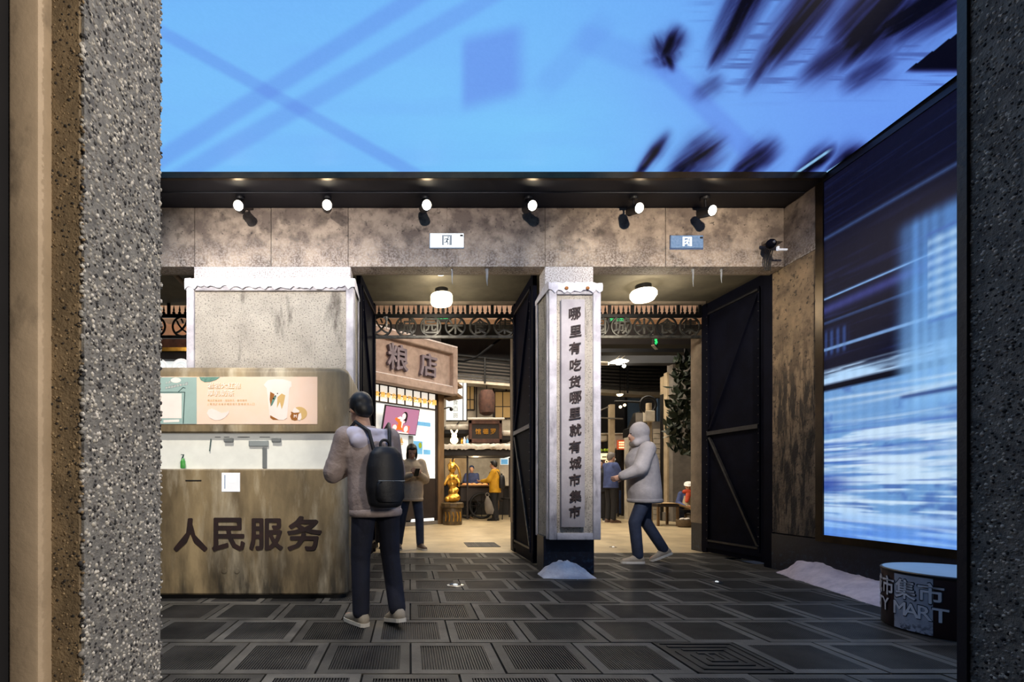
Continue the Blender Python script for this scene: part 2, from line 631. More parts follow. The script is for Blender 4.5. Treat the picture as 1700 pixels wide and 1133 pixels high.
b = MB(); b.box((-9, DEND, -.12), (16, 34, 0)); struct(b.build('floor', 'hall_floor'))

# ------------------------------------------------------------------ setting: gate wall (front)
ZS = pz(345, DW)            # soffit height at the wall, 4.25
ZB = pz(443, DW)            # lintel underside
DB = 5.80                   # lintel back face
XL = -4.4
wf = MB()
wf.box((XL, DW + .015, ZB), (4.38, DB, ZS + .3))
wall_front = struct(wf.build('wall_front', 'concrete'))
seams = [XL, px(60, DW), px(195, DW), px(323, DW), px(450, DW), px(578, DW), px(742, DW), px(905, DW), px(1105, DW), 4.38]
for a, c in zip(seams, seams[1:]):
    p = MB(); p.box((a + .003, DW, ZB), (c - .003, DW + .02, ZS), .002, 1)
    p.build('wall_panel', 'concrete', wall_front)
# piers carrying the lintel
for x0, x1, mm in ((px(322, DW), px(582, DW), 'frost_concrete'), (px(905, DW), px(985, DW), 'frost_concrete')):
    p = MB(); p.box((x0, DW, 0), (x1, DB + .05, ZB), .004, 1)
    p.build('pier', mm, wall_front)
# right-hand wall, splayed a little
WR0 = Vector((4.38, 5.79, 0)); WRD = Vector((.0325, -1, 0)).normalized()


def wr(s, z, out=0.0):
    """point on right wall: s metres from the gate end towards the camera, out = towards the court"""
    n = Vector((-WRD.y, WRD.x, 0)) * -1
    n = Vector((-1, -.0325, 0)).normalized()
    return WR0 + WRD * s + n * out + Vector((0, 0, z))


def wbox(mb, s0, s1, z0, z1, o0, o1):
    pts = [wr(s0, z0, o0), wr(s1, z0, o0), wr(s1, z1, o0), wr(s0, z1, o0)]
    mb.prism(pts, wr(0, 0, o1) - wr(0, 0, o0))
    return mb


b = MB(); wbox(b, 0, 5.4, 0, 4.7, -.25, -.03)
wall_right = struct(b.build('wall_right', 'dark_wall'))
b = MB(); wbox(b, 0, .60, .44, ZB - .003, -.03, 0); b.build('wall_panel', 'rough_concrete', wall_right)
b = MB(); wbox(b, .0, .60, ZB + .003, ZS, -.03, 0); b.build('wall_panel', 'concrete', wall_right)
b = MB(); wbox(b, 0, 5.4, 0, .425, -.03, .004); struct(b.build('baseboard_right', 'navy_paint'))
# left wall of the court and the wall the camera looks out of (far sides, unseen)
b = MB(); b.box((XL - .2, 1.38, 0), (XL, DW, 4.7)); struct(b.build('wall_left', 'dark_wall'))
# soffit between the video ceiling and the gate wall
ZL = pz(290, 5.10)
b = MB(); b.box((XL, 5.10, ZS), (4.42, DW + .02, ZS + .10)); struct(b.build('ceiling', 'dark_soffit'))
b = MB(); b.box((XL, 5.30, ZS - .012), (4.38, 5.36, ZS), .002, 1); struct(b.build('trim_1', 'dark_soffit'))
b = MB(); b.box((XL, 5.06, ZS - .002), (4.41, 5.10, ZL + .012), .003, 1); struct(b.build('trim_2', 'bronze_trim'))
b = MB(); b.box((XL - .2, -.3, 4.5), (XR + .2, 5.5, 4.6)); struct(b.build('ceiling', 'dark_soffit'))
# gate passage: ceiling and back bulkhead
ZP = pz(505, 7.16)
b = MB(); b.box((XL, DB, ZP), (5.2, 7.22, ZP + .2)); struct(b.build('ceiling', 'passage_ceiling'))
b = MB(); b.box((XL, DB, ZB), (4.6, DB + .03, ZP)); struct(b.build('trim_3', 'pier_plaster'))
for x0, x1 in ((px(582, DW) + .02, px(905, DW) - .02), (px(985, DW) + .02, 4.36)):
    b = MB(); b.box((x0, 7.05, ZP - .035), (x1, 7.10, ZP)); struct(b.build('trim_4', 'pier_plaster'))
# side linings of the passages
for x0, x1 in ((-2.0, -.80), (1.82, 1.98), (4.62, 4.8)):
    b = MB(); b.box((x0, DB + .1, 0), (x1, 7.3, ZP)); struct(b.build('wall_gate', 'dark_wall'))
b = MB(); b.box((4.38, DB - .02, 0), (4.66, DB + .12, ZP)); struct(b.build('trim_5', 'door_steel'))
# near wall: the gate we look through, jamb left and right
b = MB(); b.box((XL, 1.03, -.05), (-.70, 1.345, 4.45)); wall_near = struct(b.build('wall_near', 'grit_bed'))
b = MB(); b.box((-.80, 1.022, -.05), (-.706, 1.034, 4.45)); b.build('jamb_face', 'grit_brown_bed', wall_near)
b = MB(); b.box((-.826, .985, -.05), (-.764, 1.03, 4.45), .006, 2); struct(b.build('trim_8', 'plaster_trim', smooth=40))
b = MB(); b.box((-1.6, .90, -.05), (-.829, 1.03, 4.45)); struct(b.build('trim_9', 'dark_wall'))
b = MB(); b.box((1.555, .55, -.05), (4.6, 1.33, 4.45)); wall_near_r = struct(b.build('wall_near', 'grit_bed'))
b = MB(); b.box((1.545, 1.328, -.05), (1.60, 1.352, 4.45)); struct(b.build('trim_10', 'navy_paint'))


def grit(name, n, fn, mat, parent, seed, nrm, r0=.0035, r1=.0075):
    """pebble dash: n small stones sunk into a plane; fn(u,v) -> (point, normal)"""
    rng = np.random.default_rng(seed)
    t = (1 + 5 ** .5) / 2
    iv = np.array([(-1, t, 0), (1, t, 0), (-1, -t, 0), (1, -t, 0), (0, -1, t), (0, 1, t), (0, -1, -t), (0, 1, -t),
                   (t, 0, -1), (t, 0, 1), (-t, 0, -1), (-t, 0, 1)], float)
    iv /= np.linalg.norm(iv[0])
    it = np.array([(0, 11, 5), (0, 5, 1), (0, 1, 7), (0, 7, 10), (0, 10, 11), (1, 5, 9), (5, 11, 4), (11, 10, 2), (10, 7, 6),
                   (7, 1, 8), (3, 9, 4), (3, 4, 2), (3, 2, 6), (3, 6, 8), (3, 8, 9), (4, 9, 5), (2, 4, 11), (6, 2, 10), (8, 6, 7), (9, 8, 1)])
    V = []; Fc = []
    uv = rng.random((n, 2))
    for i in range(n):
        p = np.array(fn(uv[i, 0], uv[i, 1]))
        r = rng.uniform(r0, r1)
        q = rng.normal(size=(3, 3)); q, _ = np.linalg.qr(q)
        v = (iv * rng.uniform(.6, 1.1, 3) * r) @ q.T + p - np.array(nrm) * r * .55
        V.append(v); Fc.append(it + 12 * i)
    V = np.concatenate(V); Fc = np.concatenate(Fc)
    me = bpy.data.meshes.new(name)
    me.from_pydata(V.tolist(), [], Fc.tolist())
    me.shade_smooth()
    me.materials.append(MATS[mat])
    o = bpy.data.objects.new(name, me); COL.objects.link(o)
    o.parent = parent; o['kind'] = 'stuff'
    return o


grit('pebble_dash', 8200, lambda u, v: (-.6985, 1.022 + .33 * u, -.05 + 2.5 * v), 'grit', wall_near, 1, (1, 0, 0))
grit('pebble_dash', 1500, lambda u, v: (-.772 + .076 * u, 1.021, -.05 + 2.5 * v), 'grit_brown', wall_near, 2, (0, -1, 0), .002, .005)
grit('pebble_dash', 6500, lambda u, v: (1.554, 1.06 + .268 * u, -.05 + 2.9 * v), 'grit', wall_near_r, 3, (-1, 0, 0))
# hall shell
b = MB(); b.box((XL, 8.45, pz(529, 8.45)), (16, 8.75, 6.2)); struct(b.build('trim_6', 'salmon'))
b = MB(); b.box((XL, 8.40, pz(530.5, 8.4)), (16, 8.46, pz(526, 8.4)), .01, 1); struct(b.build('trim_7', 'salmon'))
b = MB(); b.box((-9, 7.2, 6.1), (16, 34, 6.25)); struct(b.build('ceiling', 'dark_ceiling'))
b = MB(); b.box((-9, 33.5, 0), (16, 33.7, 6.2)); struct(b.build('wall_hall', 'dark_wall'))
b = MB(); b.box((-9.2, 7.2, 0), (-9, 34, 6.2)); struct(b.build('wall_hall', 'dark_wall'))
b = MB(); b.box((16, 7.2, 0), (16.2, 34, 6.2)); struct(b.build('wall_hall', 'dark_wall'))

# ------------------------------------------------------------------ the two video screens
def smooth01(a, b, x):
    t = np.clip((x - a) / (b - a), 0, 1)
    return t * t * (3 - 2 * t)


def fbm(x, y, seed, oct=4):
    """cheap value noise on arrays"""
    r = np.zeros_like(x); amp = .5
    rng = np.random.default_rng(seed)
    tab = rng.random((64, 64))
    for _ in range(oct):
        xi = np.floor(x).astype(int); yi = np.floor(y).astype(int)
        fx = x - xi; fy = y - yi
        fx = fx * fx * (3 - 2 * fx); fy = fy * fy * (3 - 2 * fy)
        g = lambda i, j: tab[i % 64, j % 64]
        r += amp * ((g(xi, yi) * (1 - fx) + g(xi + 1, yi) * fx) * (1 - fy) + (g(xi, yi + 1) * (1 - fx) + g(xi + 1, yi + 1) * fx) * fy)
        x = x * 2.03 + 7; y = y * 2.03 + 3; amp *= .5
    return r


def screen_grid(name, pts, cols, nu, nv, strength, parent):
    faces = [(j * nu + i, j * nu + i + 1, (j + 1) * nu + i + 1, (j + 1) * nu + i) for j in range(nv - 1) for i in range(nu - 1)]
    me = bpy.data.meshes.new(name)
    me.from_pydata(pts.tolist(), [], faces)
    a = me.color_attributes.new('picture', 'FLOAT_COLOR', 'POINT')
    c = np.clip(cols / 255.0, 0, 1)
    l = np.where(c <= .04045, c / 12.92, ((c + .055) / 1.055) ** 2.4)
    out = np.ones((len(pts), 4), np.float32); out[:, :3] = l
    a.data.foreach_set('color', out.ravel())
    me.materials.append(screen_material(name + '_light', strength))
    o = bpy.data.objects.new(name, me); COL.objects.link(o)
    o.parent = parent
    return o


def mixc(col, c, f):
    return col * (1 - f[:, None]) + np.array(c, float)[None, :] * f[:, None]


# --- ceiling screen: a summer sky seen through moving branches
cs = thing('video_ceiling', 'blue sky video screen filling the courtyard ceiling, dark blurred branches at right', 'screen', (0, 3.3, ZL))
b = MB(); b.box((XL, 1.38, ZL + .012), (4.43, 5.098, ZL + .06)); b.build('screen_housing', 'lamp_black', cs)
gx = np.concatenate([np.linspace(XL + .01, -2.95, 24), np.linspace(-2.93, 4.42, 570)])
gy = np.concatenate([np.linspace(1.4, 3.18, 24), np.linspace(3.2, 5.085, 185)])
nu, nv = len(gx), len(gy)
X, Y = np.meshgrid(gx, gy)
x, y = X.ravel(), Y.ravel()
# picture coordinates of the displayed film, spread over the panel in perspective-free strips
qx = CX + F * x / y; qy = HY - F * (ZL - H) / y
col = np.tile(np.array([120., 190., 250.]), (len(x), 1))
col = mixc(col, (104, 146, 240), smooth01(760, 1560, qx) * .85)
col = mixc(col, (122, 198, 250), np.exp(-((qx - 880) / 190) ** 2 - ((qy - 240) / 90) ** 2) * .8)
col = mixc(col, (104, 172, 248), smooth01(160, -80, qy) * .4)
n1 = fbm(x * 1.2, y * 5, 3)
col = mixc(col, (112, 168, 246), (n1 - .35).clip(0, 1) * .5)


def seg(x0, y0, x1, y1, w, soft=.35, ends=.12):
    dx, dy = x1 - x0, y1 - y0
    L = math.hypot(dx, dy)
    t = ((qx - x0) * dx + (qy - y0) * dy) / L / L
    d = np.abs((qx - x0) * dy - (qy - y0) * dx) / L
    e = smooth01(-ends, ends, t) * smooth01(1 + ends, 1 - ends, t)
    return e * (1 - smooth01(w * soft, w, d))


for (a, w, k) in (((240, 38, 720, 307), 15, .34), ((200, 307, 760, -48), 22, .34), ((250, 322, 880, -44), 22, .30),
                  ((1090, 100, 1262, 268), 26, .40), ((960, 60, 1110, 118), 34, .20), ((900, 150, 1010, 30), 30, .14)):
    col = mixc(col, (92, 128, 226), seg(*a, w) * k)
para = smooth01(758, 778, qx) * smooth01(885, 845, qx) * smooth01(38, 70, qy + (qx - 820) * .25) * smooth01(185, 150, qy + (qx - 820) * .25)
col = mixc(col, (96, 128, 228), para * .5)
dark = np.zeros(len(x))


def stroke(x0, y0, x1, y1, w, k, seed, tail=.35, head=.22):
    """a branch dragged by its own motion: soft across, streaky along, fading to the far end"""
    dx, dy = x1 - x0, y1 - y0
    L = math.hypot(dx, dy)
    t = ((qx - x0) * dx + (qy - y0) * dy) / L / L
    d = ((qx - x0) * dy - (qy - y0) * dx) / L
    w_ = w * (.55 + .45 * np.clip(t * 1.4, 0, 1))
    g = np.exp(-(np.abs(d) / w_) ** 1.6)
    st_ = .25 + 1.5 * fbm(d / 9 + 40, t * 1.1 + seed, seed, 3)
    e = smooth01(-head, head * 1.6, t) * smooth01(1 + tail, 1 - tail, t)
    return np.clip(g * e * k * st_ * 1.25, 0, 1)


for i, (a, w, k) in enumerate((((1186, 108, 1268, -60), 27, .95), ((1178, 112, 1222, 40), 14, .7), ((1262, 118, 1395, -50), 34, 1.0), ((1240, 150, 1300, 60), 24, .55),
                  ((1385, 104, 1520, -40), 60, 1.0), ((1440, 70, 1600, -30), 44, .9), ((1330, 140, 1440, 50), 34, .5), ((1398, 150, 1480, 90), 26, .45),
                  ((1116, 116, 1096, 62), 17, .9), ((1098, 104, 1128, 52), 15, .85), ((1112, 112, 1104, 88), 24, .6), ((1150, 166, 1196, 130), 18, .3),
                  ((1052, 300, 1104, 232), 9, .95), ((1108, 300, 1190, 240), 22, 1.0), ((1120, 296, 1160, 262), 18, .8), ((1212, 300, 1282, 244), 18, 1.0), ((1226, 300, 1262, 264), 16, .7),
                  ((1312, 302, 1376, 250), 13, 1.1), ((1366, 302, 1428, 252), 17, 1.1))):
    dark = np.maximum(dark, stroke(*a, w, k, i + 20))
hz = fbm(qx / 160, qy / 7, 31, 3)
dark = np.maximum(dark, .30 * smooth01(.45, .62, hz) * smooth01(1120, 1240, qx) * smooth01(185, 120, qy))
tri = np.where((qx - 1505) * (55 - 118) - (qy - 118) * (1590 - 1505) < 0, 1.0, 0.0) * smooth01(126, 112, qy) * smooth01(1480, 1520, qx)
dark = np.maximum(dark, tri)
col = mixc(col, (56, 58, 150), np.minimum(1, dark * 1.5) * .8)
col = mixc(col, (6, 7, 24), dark ** 1.5)
for a, w in (((1305, 300, 1378, 250), 3.2), ((1352, 300, 1412, 262), 2.6)):
    col = mixc(col, (150, 208, 255), seg(*a, w) * .9)
col += (np.random.default_rng(4).random(len(x))[:, None] - .5) * 3
screen_grid('screen', np.stack([x, y, np.full(len(x), ZL + .004)], 1), col, nu, nv, 1.0, cs)
ROOT['screen'] = ROOT[cs.name]
# the panel grid is made in world space: move into the thing's space
sc_ob = bpy.data.objects['screen']; sc_ob.data.transform(ROOT[cs.name].inverted())

# --- wall screen: a snowy street rushing past
S0, S1 = .70, 5.0
ws = thing('video_wall', 'tall video screen of a snowy street rushing past on the right wall, bronze frame', 'screen', tuple(wr(2.4, .44)))
b = MB(); wbox(b, S0 - .08, S1 + .08, .42, ZL - .02, -.03, -.012); b.build('screen_housing', 'lamp_black', ws)
b = MB(); wbox(b, S0 - .09, S0, .405, ZS - .004, -.012, .012); b.build('frame_rail', 'bronze_trim', ws)
b = MB(); wbox(b, S0, S1, .405, .478, -.012, .012); b.build('frame_rail', 'bronze_trim', ws)
b = MB(); wbox(b, S0, S1, ZS - .03, ZS - .004, -.012, .012); b.build('frame_rail', 'lamp_black', ws)
nu, nv = 330, 270
S, Z = np.meshgrid(np.linspace(S0, S1, nu), np.linspace(.478, ZS - .02, nv))
s, z = S.ravel(), Z.ravel()
u = s - S0
bl = fbm(u * 1.4, z * 26, 11, 5)            # horizontally smeared noise
bl2 = fbm(u * .8 + 5, z * 60, 12, 4)
col = np.tile(np.array([11., 12., 34.]), (len(s), 1))
col = mixc(col, (44, 56, 116), smooth01(.5, .75, bl) * smooth01(4.0, 2.8, z) * .4)
col = mixc(col, (22, 30, 70), smooth01(3.5, 3.8, z) * smooth01(.5, .66, bl2) * .5)
col = mixc(col, (66, 74, 150), np.exp(-((z - 2.86 - .03 * u) / .05) ** 2) * .75)
for zz, hw, k in ((2.98, .010, .9), (2.44, .012, .95), (2.72, .008, .7), (3.62, .02, .4)):
    col = mixc(col, (110, 160, 240), np.exp(-((z - zz) / hw) ** 2) * k)
# lit window behind
win = smooth01(.0, .02, u) * smooth01(.30, .24, u) * smooth01(2.34, 2.4, z) * smooth01(2.66, 2.60, z)
col = mixc(col, (56, 84, 150), win * (.55 + .45 * np.sin(u * 90)) * .8)
# snow-covered ledge
led = smooth01(2.05, 2.09, z) * smooth01(2.24, 2.20, z)
col = mixc(col, (190, 222, 255), led * smooth01(.35, .55, bl + .1))
col = mixc(col, (8, 8, 22), smooth01(2.0, 2.02, z) * smooth01(2.07, 2.05, z))
# shop front band, then snow streaks to the bottom
low = smooth01(2.01, 1.99, z)
col = mixc(col, (112, 160, 216), low)
col = mixc(col, (70, 104, 176), low * smooth01(.52, .66, fbm(u * 5, z * 5, 21)) * .7)
st = smooth01(1.72, 1.5, z)
col = mixc(col, (206, 232, 255), st * smooth01(.36, .56, bl) * .95)
col = mixc(col, (58, 92, 178), st * smooth01(.55, .72, bl2) * .65)
col = mixc(col, (44, 70, 160), np.exp(-((u - .05) / .22) ** 2 - ((z - 1.02) / .09) ** 2) * .8)
col = mixc(col, (92, 146, 240), smooth01(.80, .5, z) * .7)
col = mixc(col, (150, 200, 250), smooth01(.9, .5, z) * smooth01(.45, .6, bl) * .6)
# pale building, a double exposure with soft vertical ghosts
bu = smooth01(.66, .90, u) * smooth01(3.42, 3.26, z) * smooth01(1.55, 1.8, z)
stripe = .5 + .5 * np.sin(u * 60 + 2 * np.sin(u * 13))
col = mixc(col, (92, 150, 222), bu * (.80 + .16 * stripe) * (.82 + .25 * fbm(u * 2, z * 9, 40)))
col = mixc(col, (160, 210, 252), bu * smooth01(3.1, 1.8, z) * (.55 + .12 * stripe))
wn = smooth01(.98, 1.0, u) * smooth01(1.78, 1.7, u) * smooth01(2.42, 2.45, z) * smooth01(3.14, 3.10, z)
col = mixc(col, (176, 214, 250), wn * (.45 + .25 * np.sin(z * 70) + .15 * np.sin(u * 60)))
col = mixc(col, (84, 124, 196), np.exp(-((z - 2.40) / .012) ** 2) * smooth01(.95, 1.05, u) * .8)
col = mixc(col, (70, 100, 176), np.exp(-((z - 3.15) / .012) ** 2) * smooth01(.95, 1.0, u) * .6)
col = mixc(col, (36, 52, 112), np.exp(-((z - 1.80) / .02) ** 2) * smooth01(.74, .8, u) * .8)
for zz, hw, k in ((2.98, .008, .5), (2.44, .012, .6), (2.14, .05, .5)):
    col = mixc(col, (170, 214, 255), np.exp(-((z - zz) / hw) ** 2) * k * smooth01(1.3, .6, u))
for k in range(60):
    r_ = np.random.default_rng(200 + k)
    zz, hw, u0, ln = r_.uniform(.5, 1.95), r_.uniform(.006, .022), r_.uniform(-.3, 3.2), r_.uniform(.3, 1.0)
    c_ = (226, 242, 255) if k % 3 else (66, 104, 190)
    col = mixc(col, c_, np.exp(-((z - zz - .02 * np.sin(u * 3 + k)) / hw) ** 2) * np.exp(-((u - u0) / ln) ** 2) * r_.uniform(.25, .7))
col += (np.random.default_rng(5).random(len(s))[:, None] - .5) * 4
col *= (.98 + .02 * np.sin(u * 420))[:, None]
p0 = np.array(wr(0, 0, -.004)); d = np.array(WRD)
P = p0[None, :] + d[None, :] * s[:, None]; P[:, 2] = z
o = screen_grid('street_screen', P, col, nu, nv, 1.0, ws)
o.data.transform(ROOT[ws.name].inverted())

# ------------------------------------------------------------------ gate columns clad in snowy stucco
def cladding(name, label, x0, x1, zt, zb, group=None):
    yf, yb = 5.30, 5.86
    root = thing(name, label, 'column', ((x0 + x1) / 2, (yf + yb) / 2, 0))
    t = .055
    b = MB(); b.box((x0 + .01, yf + .03, zb + .01), (x1 - .01, yb, zt - .02)); b.build('core', 'stucco', root)
    for (a, c, e, f_) in ((x0, x0 + .085, zb, zt), (x1 - .085, x1, zb, zt)):
        b = MB(); b.box((a, yf, e), (c, yf + .06, f_), .01, 2); b.build('frame_rail', 'stucco_trim', root, smooth=40)
    for (e, f_) in ((zb, zb + .075), (zt - .11, zt)):
        b = MB(); b.box((x0 + .085, yf + .002, e), (x1 - .085, yf + .06, f_), .008, 2); b.build('frame_rail', 'stucco_trim', root, smooth=40)
    for xx in (x0, x1):
        b = MB(); b.box((xx - .006, yf + .06, zb), (xx + .006, yf + .12, zt), .003, 1); b.box((xx - .006, yb - .07, zb), (xx + .006, yb, zt), .003, 1)
        b.build('side_rail', 'stucco_trim', root)
    # snow lying along the top edge, lumpy
    b = MB()
    n = int((x1 - x0) / .035) + 2
    rr = random.Random(int(x0 * 100))
    rows = []
    for j, (yy, zz) in enumerate(((yf - .012, zt - .075), (yf - .02, zt - .03), (yf - .012, zt + .015), (yf + .06, zt + .045), (yf + .3, zt + .05), (yb, zt + .02), (yb, zt - .02))):
        row = []
        for i in range(n):
            xx = x0 - .012 + (x1 - x0 + .024) * i / (n - 1)
            k = .014 if j else .03
            row.append(b.bm.verts.new((xx, yy + rr.uniform(-.006, .006), zz + rr.uniform(-k, k * .6))))
        rows.append(row)
    for a, c in zip(rows, rows[1:]):
        for i in range(n - 1):
            b.bm.faces.new((a[i], a[i + 1], c[i + 1], c[i]))
    b.bm.faces.new([r[0] for r in rows]); b.bm.faces.new([r[-1] for r in rows][::-1])
    b.build('snow_cap', 'snow', root, smooth=60)
    return root


col_r = cladding('gate_column', 'narrow snow-topped stucco column carrying a vertical board of black characters', px(912, 5.3), px(998, 5.3), pz(472, 5.3), pz(897, 5.3))
cx = px(955, 5.26)
bx0, bx1 = px(932, 5.27), px(971, 5.27)
b = MB(); b.box((bx0, 5.268, pz(876, 5.27)), (bx1, 5.335, pz(497, 5.27)), .006, 2); b.build('name_board', 'board_stone', col_r, smooth=40)
ys = [521, 555, 577, 605, 632, 660, 687, 715, 742, 768, 795, 822, 850]
for i, (ch, yy) in enumerate(zip('哪里有吃货哪里就有城市集市', [521, 550, 578, 606, 634, 660, 687, 714, 742, 769, 797, 824, 850])):
    b = MB(); b.glyph((ch, .022), (cx + (.004 if i % 2 else -.004), 5.262, pz(yy, 5.262)), (1, 0, .16), (0.02, 0, 1), .132, .014)
    b.build('character', 'dark_ink', col_r)
b = MB(); b.box((px(900, 5.5), 5.44, 0), (px(983, 5.5), 5.72, pz(893, 5.3)), .004, 1); b.build('base', 'navy_paint', col_r)
for xx in (941, 976):
    b = MB(); b.ball((px(xx, 5.27), 5.275, pz(478, 5.27)), (.022, .012, .018), 8); b.build('rust_spot', 'print_brown', col_r)
col_l = cladding('gate_column', 'wide snow-topped stucco column standing behind the drinks booth', px(309, 5.3), px(587, 5.3), pz(466, 5.3), .02)
b = MB(); b.box((px(309, 5.3), 5.4, 0), (px(587, 5.3), 5.8, .05)); b.build('base', 'navy_paint', col_l)

# small columns ending the passages
for i, (x0, x1, lab) in enumerate(((1.575, 1.635, 'slim plaster post behind the left gate leaf, near the grain shop'), (4.40, 4.475, 'slim plaster post behind the right gate leaf, near the vine'))):
    r = thing('gate_post', lab, 'post', ((x0 + x1) / 2, 7.35, 0), group=None)
    b = MB(); b.box((x0, 7.2, pz(870, 7.2)), (x1, 7.5, pz(546, 7.2)), .008, 2); b.build('shaft', 'pier_plaster', r, smooth=40)
    b = MB(); b.box((x0 + .005, 7.21, 0), (x1 + .02, 7.49, pz(870, 7.2))); b.build('base', 'navy_paint', r)

# ------------------------------------------------------------------ gate leaves
def leaf(name, x0, y0, x1, y1, z0, z1, side):
    """steel leaf hung from (x0,y0) to (x1,y1); side=+1/-1 which face carries the bracing"""
    a = Vector((x0, y0, 0)); d = Vector((x1 - x0, y1 - y0, 0)); w = d.length; d.normalize()
    n = Vector((-d.y, d.x, 0)) * side
    up = Vector((0, 0, 1))

    def bar(mb, s0, h0, s1, h1, wd, o0, o1):
        p0 = a + d * s0 + up * h0; p1 = a + d * s1 + up * h1
        t = (p1 - p0).normalized(); q = t.cross(n).normalized() * wd / 2
        mb.prism([p0 + q + n * o0, p1 + q + n * o0, p1 - q + n * o0, p0 - q + n * o0], n * (o1 - o0))
        return mb
    b = MB(); b.prism([a + up * z0, a + d * w + up * z0, a + d * w + up * z1, a + up * z1], n * .035)
    dr = struct(b.build(name, 'door_steel'))
    k = .05
    for s in (k, w - k):
        bar(MB(), s, z0, s, z1, .1, .035, .05).build('stile', 'door_steel', dr)
        bar(MB(), s + (.075 if s < w / 2 else -.075), z0 + .12, s + (.075 if s < w / 2 else -.075), z1 - .14, .028, .035, .06).build('edge_bar', 'door_steel', dr)
    for h in (z0 + .11, z1 - .11):
        bar(MB(), 0, h, w, h, .1, .035, .052).build('rail', 'door_steel', dr)
        bar(MB(), .14, h + (.06 if h < 1 else -.06), w - .14, h + (.06 if h < 1 else -.06), .026, .035, .062).build('edge_bar', 'door_edge', dr)
    zm = z0 + (z1 - z0) * .475
    bar(MB(), .13, zm, w - .13, zm, .055, .035, .07).build('cross_bar', 'door_edge', dr)
    bar(MB(), .15, z1 - .22, w - .16, zm + .06, .03, .035, .064).build('brace', 'door_steel', dr)
    bar(MB(), w - .16, zm - .06, .15, z0 + .2, .03, .035, .064).build('brace', 'door_edge', dr)
    rv = MB()
    for s in (.125, w - .125):
        h = z0 + .2
        while h < z1 - .2:
            rv.ball(a + d * s + up * h + n * .062, .008, 6); h += .12
    o = rv.build('rivets', 'rivet', dr, kind='stuff')
    return dr


ZD = ZP - .04
leaf('door_1', -.66, 5.95, -.55, 7.12, .03, ZD, -1)
leaf('door_2', 1.59, 5.98, 1.585, 7.14, .03, ZD, 1)
leaf('door_3', 4.515, 5.98, 4.40, 7.14, .03, ZD, 1)
b = MB(); b.tube(((1.565, 6.02, .9), (1.565, 6.02, .78)), .012); b.build('latch', 'rivet', bpy.data.objects['door_2'])

# ------------------------------------------------------------------ iron friezes over the passages
def frieze(label, x0, x1, chars, flip=False):
    D = 7.14
    root = thing('iron_frieze', label, 'frieze', ((x0 + x1) / 2, D, pz(558, D)))
    zb, zt = pz(560, D), pz(525, D)
    for z_, r in ((zb, .022), (zt, .026)):
        b = MB(); b.box((x0, D - .02, z_ - r), (x1, D + .02, z_ + r), .004, 1); b.build('rail', 'iron_worn' if z_ == zb else 'black_iron', root)
    n = len(chars)
    w = (x1 - x0) / n
    for i in range(n + 1):
        xx = x0 + i * w
        xx = min(max(xx, x0 + .02), x1 - .02)
        b = MB(); b.box((xx - .022, D - .015, zt), (xx + .022, D + .015, ZP), .003, 1)
        b.build('post', 'black_iron', root)
    for i, ch in enumerate(chars):
        xc = x0 + (i + .5) * w
        zc = (zb + zt) / 2
        R = .146
        b = MB(); b.torus((xc, D, zc), R, .017, (0, 1, 0), 28, 6); md = b.build('medallion', 'iron_worn' if i % 3 else 'black_iron', root, smooth=50)
        b = MB(); b.glyph((ch, .012), (xc, D - .008, zc), (1, 0, 0), (0, 0, 1), .235, .022); b.build('character', 'iron_worn', md)
        for k in range(4):
            xs = xc + (k - 1.5) * w * .21
            b = MB(); b.lathe((xs, D, zt), [(.008, 0), (.008, .03), (.026, .035), (.020, .055), (.009, .07), (.016, .085), (.001, .165)], 8)
            b.build('spike', 'black_iron', root)
    return root


frieze('iron frieze of six round medallions over the gateway beside the grain shop', px(613, 7.14), px(858, 7.14), '义城园米食集')
frieze('iron frieze of round medallions over the gateway right of the calligraphy column', px(985, 7.14) - .1, px(1164, 7.14), '园城米食集')
frieze('iron frieze over the leftmost gateway, its one visible medallion beside the near jamb', px(190, 7.14), px(320, 7.14) + .05, '食集义')

# ------------------------------------------------------------------ drinks booth
BF, BB = 4.23, 5.24                         # front and back of the booth
BX0, BX1 = -2.95, px(578, BF)
BT = pz(608, BF)
booth = thing('drinks_booth', 'weathered ochre drinks booth with a lit window band and large black characters', 'booth', ((BX0 + BX1) / 2, (BF + BB) / 2, 0))


def rounded_outline(x0, y0, x1, y1, r, seg=6):
    pts = []
    for cx_, cy_, a0 in ((x1 - r, y0 + r, -90), (x1 - r, y1 - r, 0), (x0 + r, y1 - r, 90), (x0 + r, y0 + r, 180)):
        for i in range(seg + 1):
            a = math.radians(a0 + 90 * i / seg)
            pts.append((cx_ + r * math.cos(a), cy_ + r * math.sin(a)))
    return pts


def shell(mb, x0, y0, x1, y1, levels, r):
    """stacked rounded-rectangle outline; levels = [(z, inset)]"""
    rows = []
    for z_, ins in levels:
        rows.append([mb.bm.verts.new((a, b_, z_)) for a, b_ in rounded_outline(x0 + ins, y0 + ins, x1 - ins, y1 - ins, max(r - ins, .01))])
    n = len(rows[0])
    for a, c in zip(rows, rows[1:]):
        for i in range(n):
            mb.bm.faces.new((a[i], a[(i + 1) % n], c[(i + 1) % n], c[i]))
    mb.bm.faces.new(rows[0][::-1]); mb.bm.faces.new(rows[-1])
    return mb


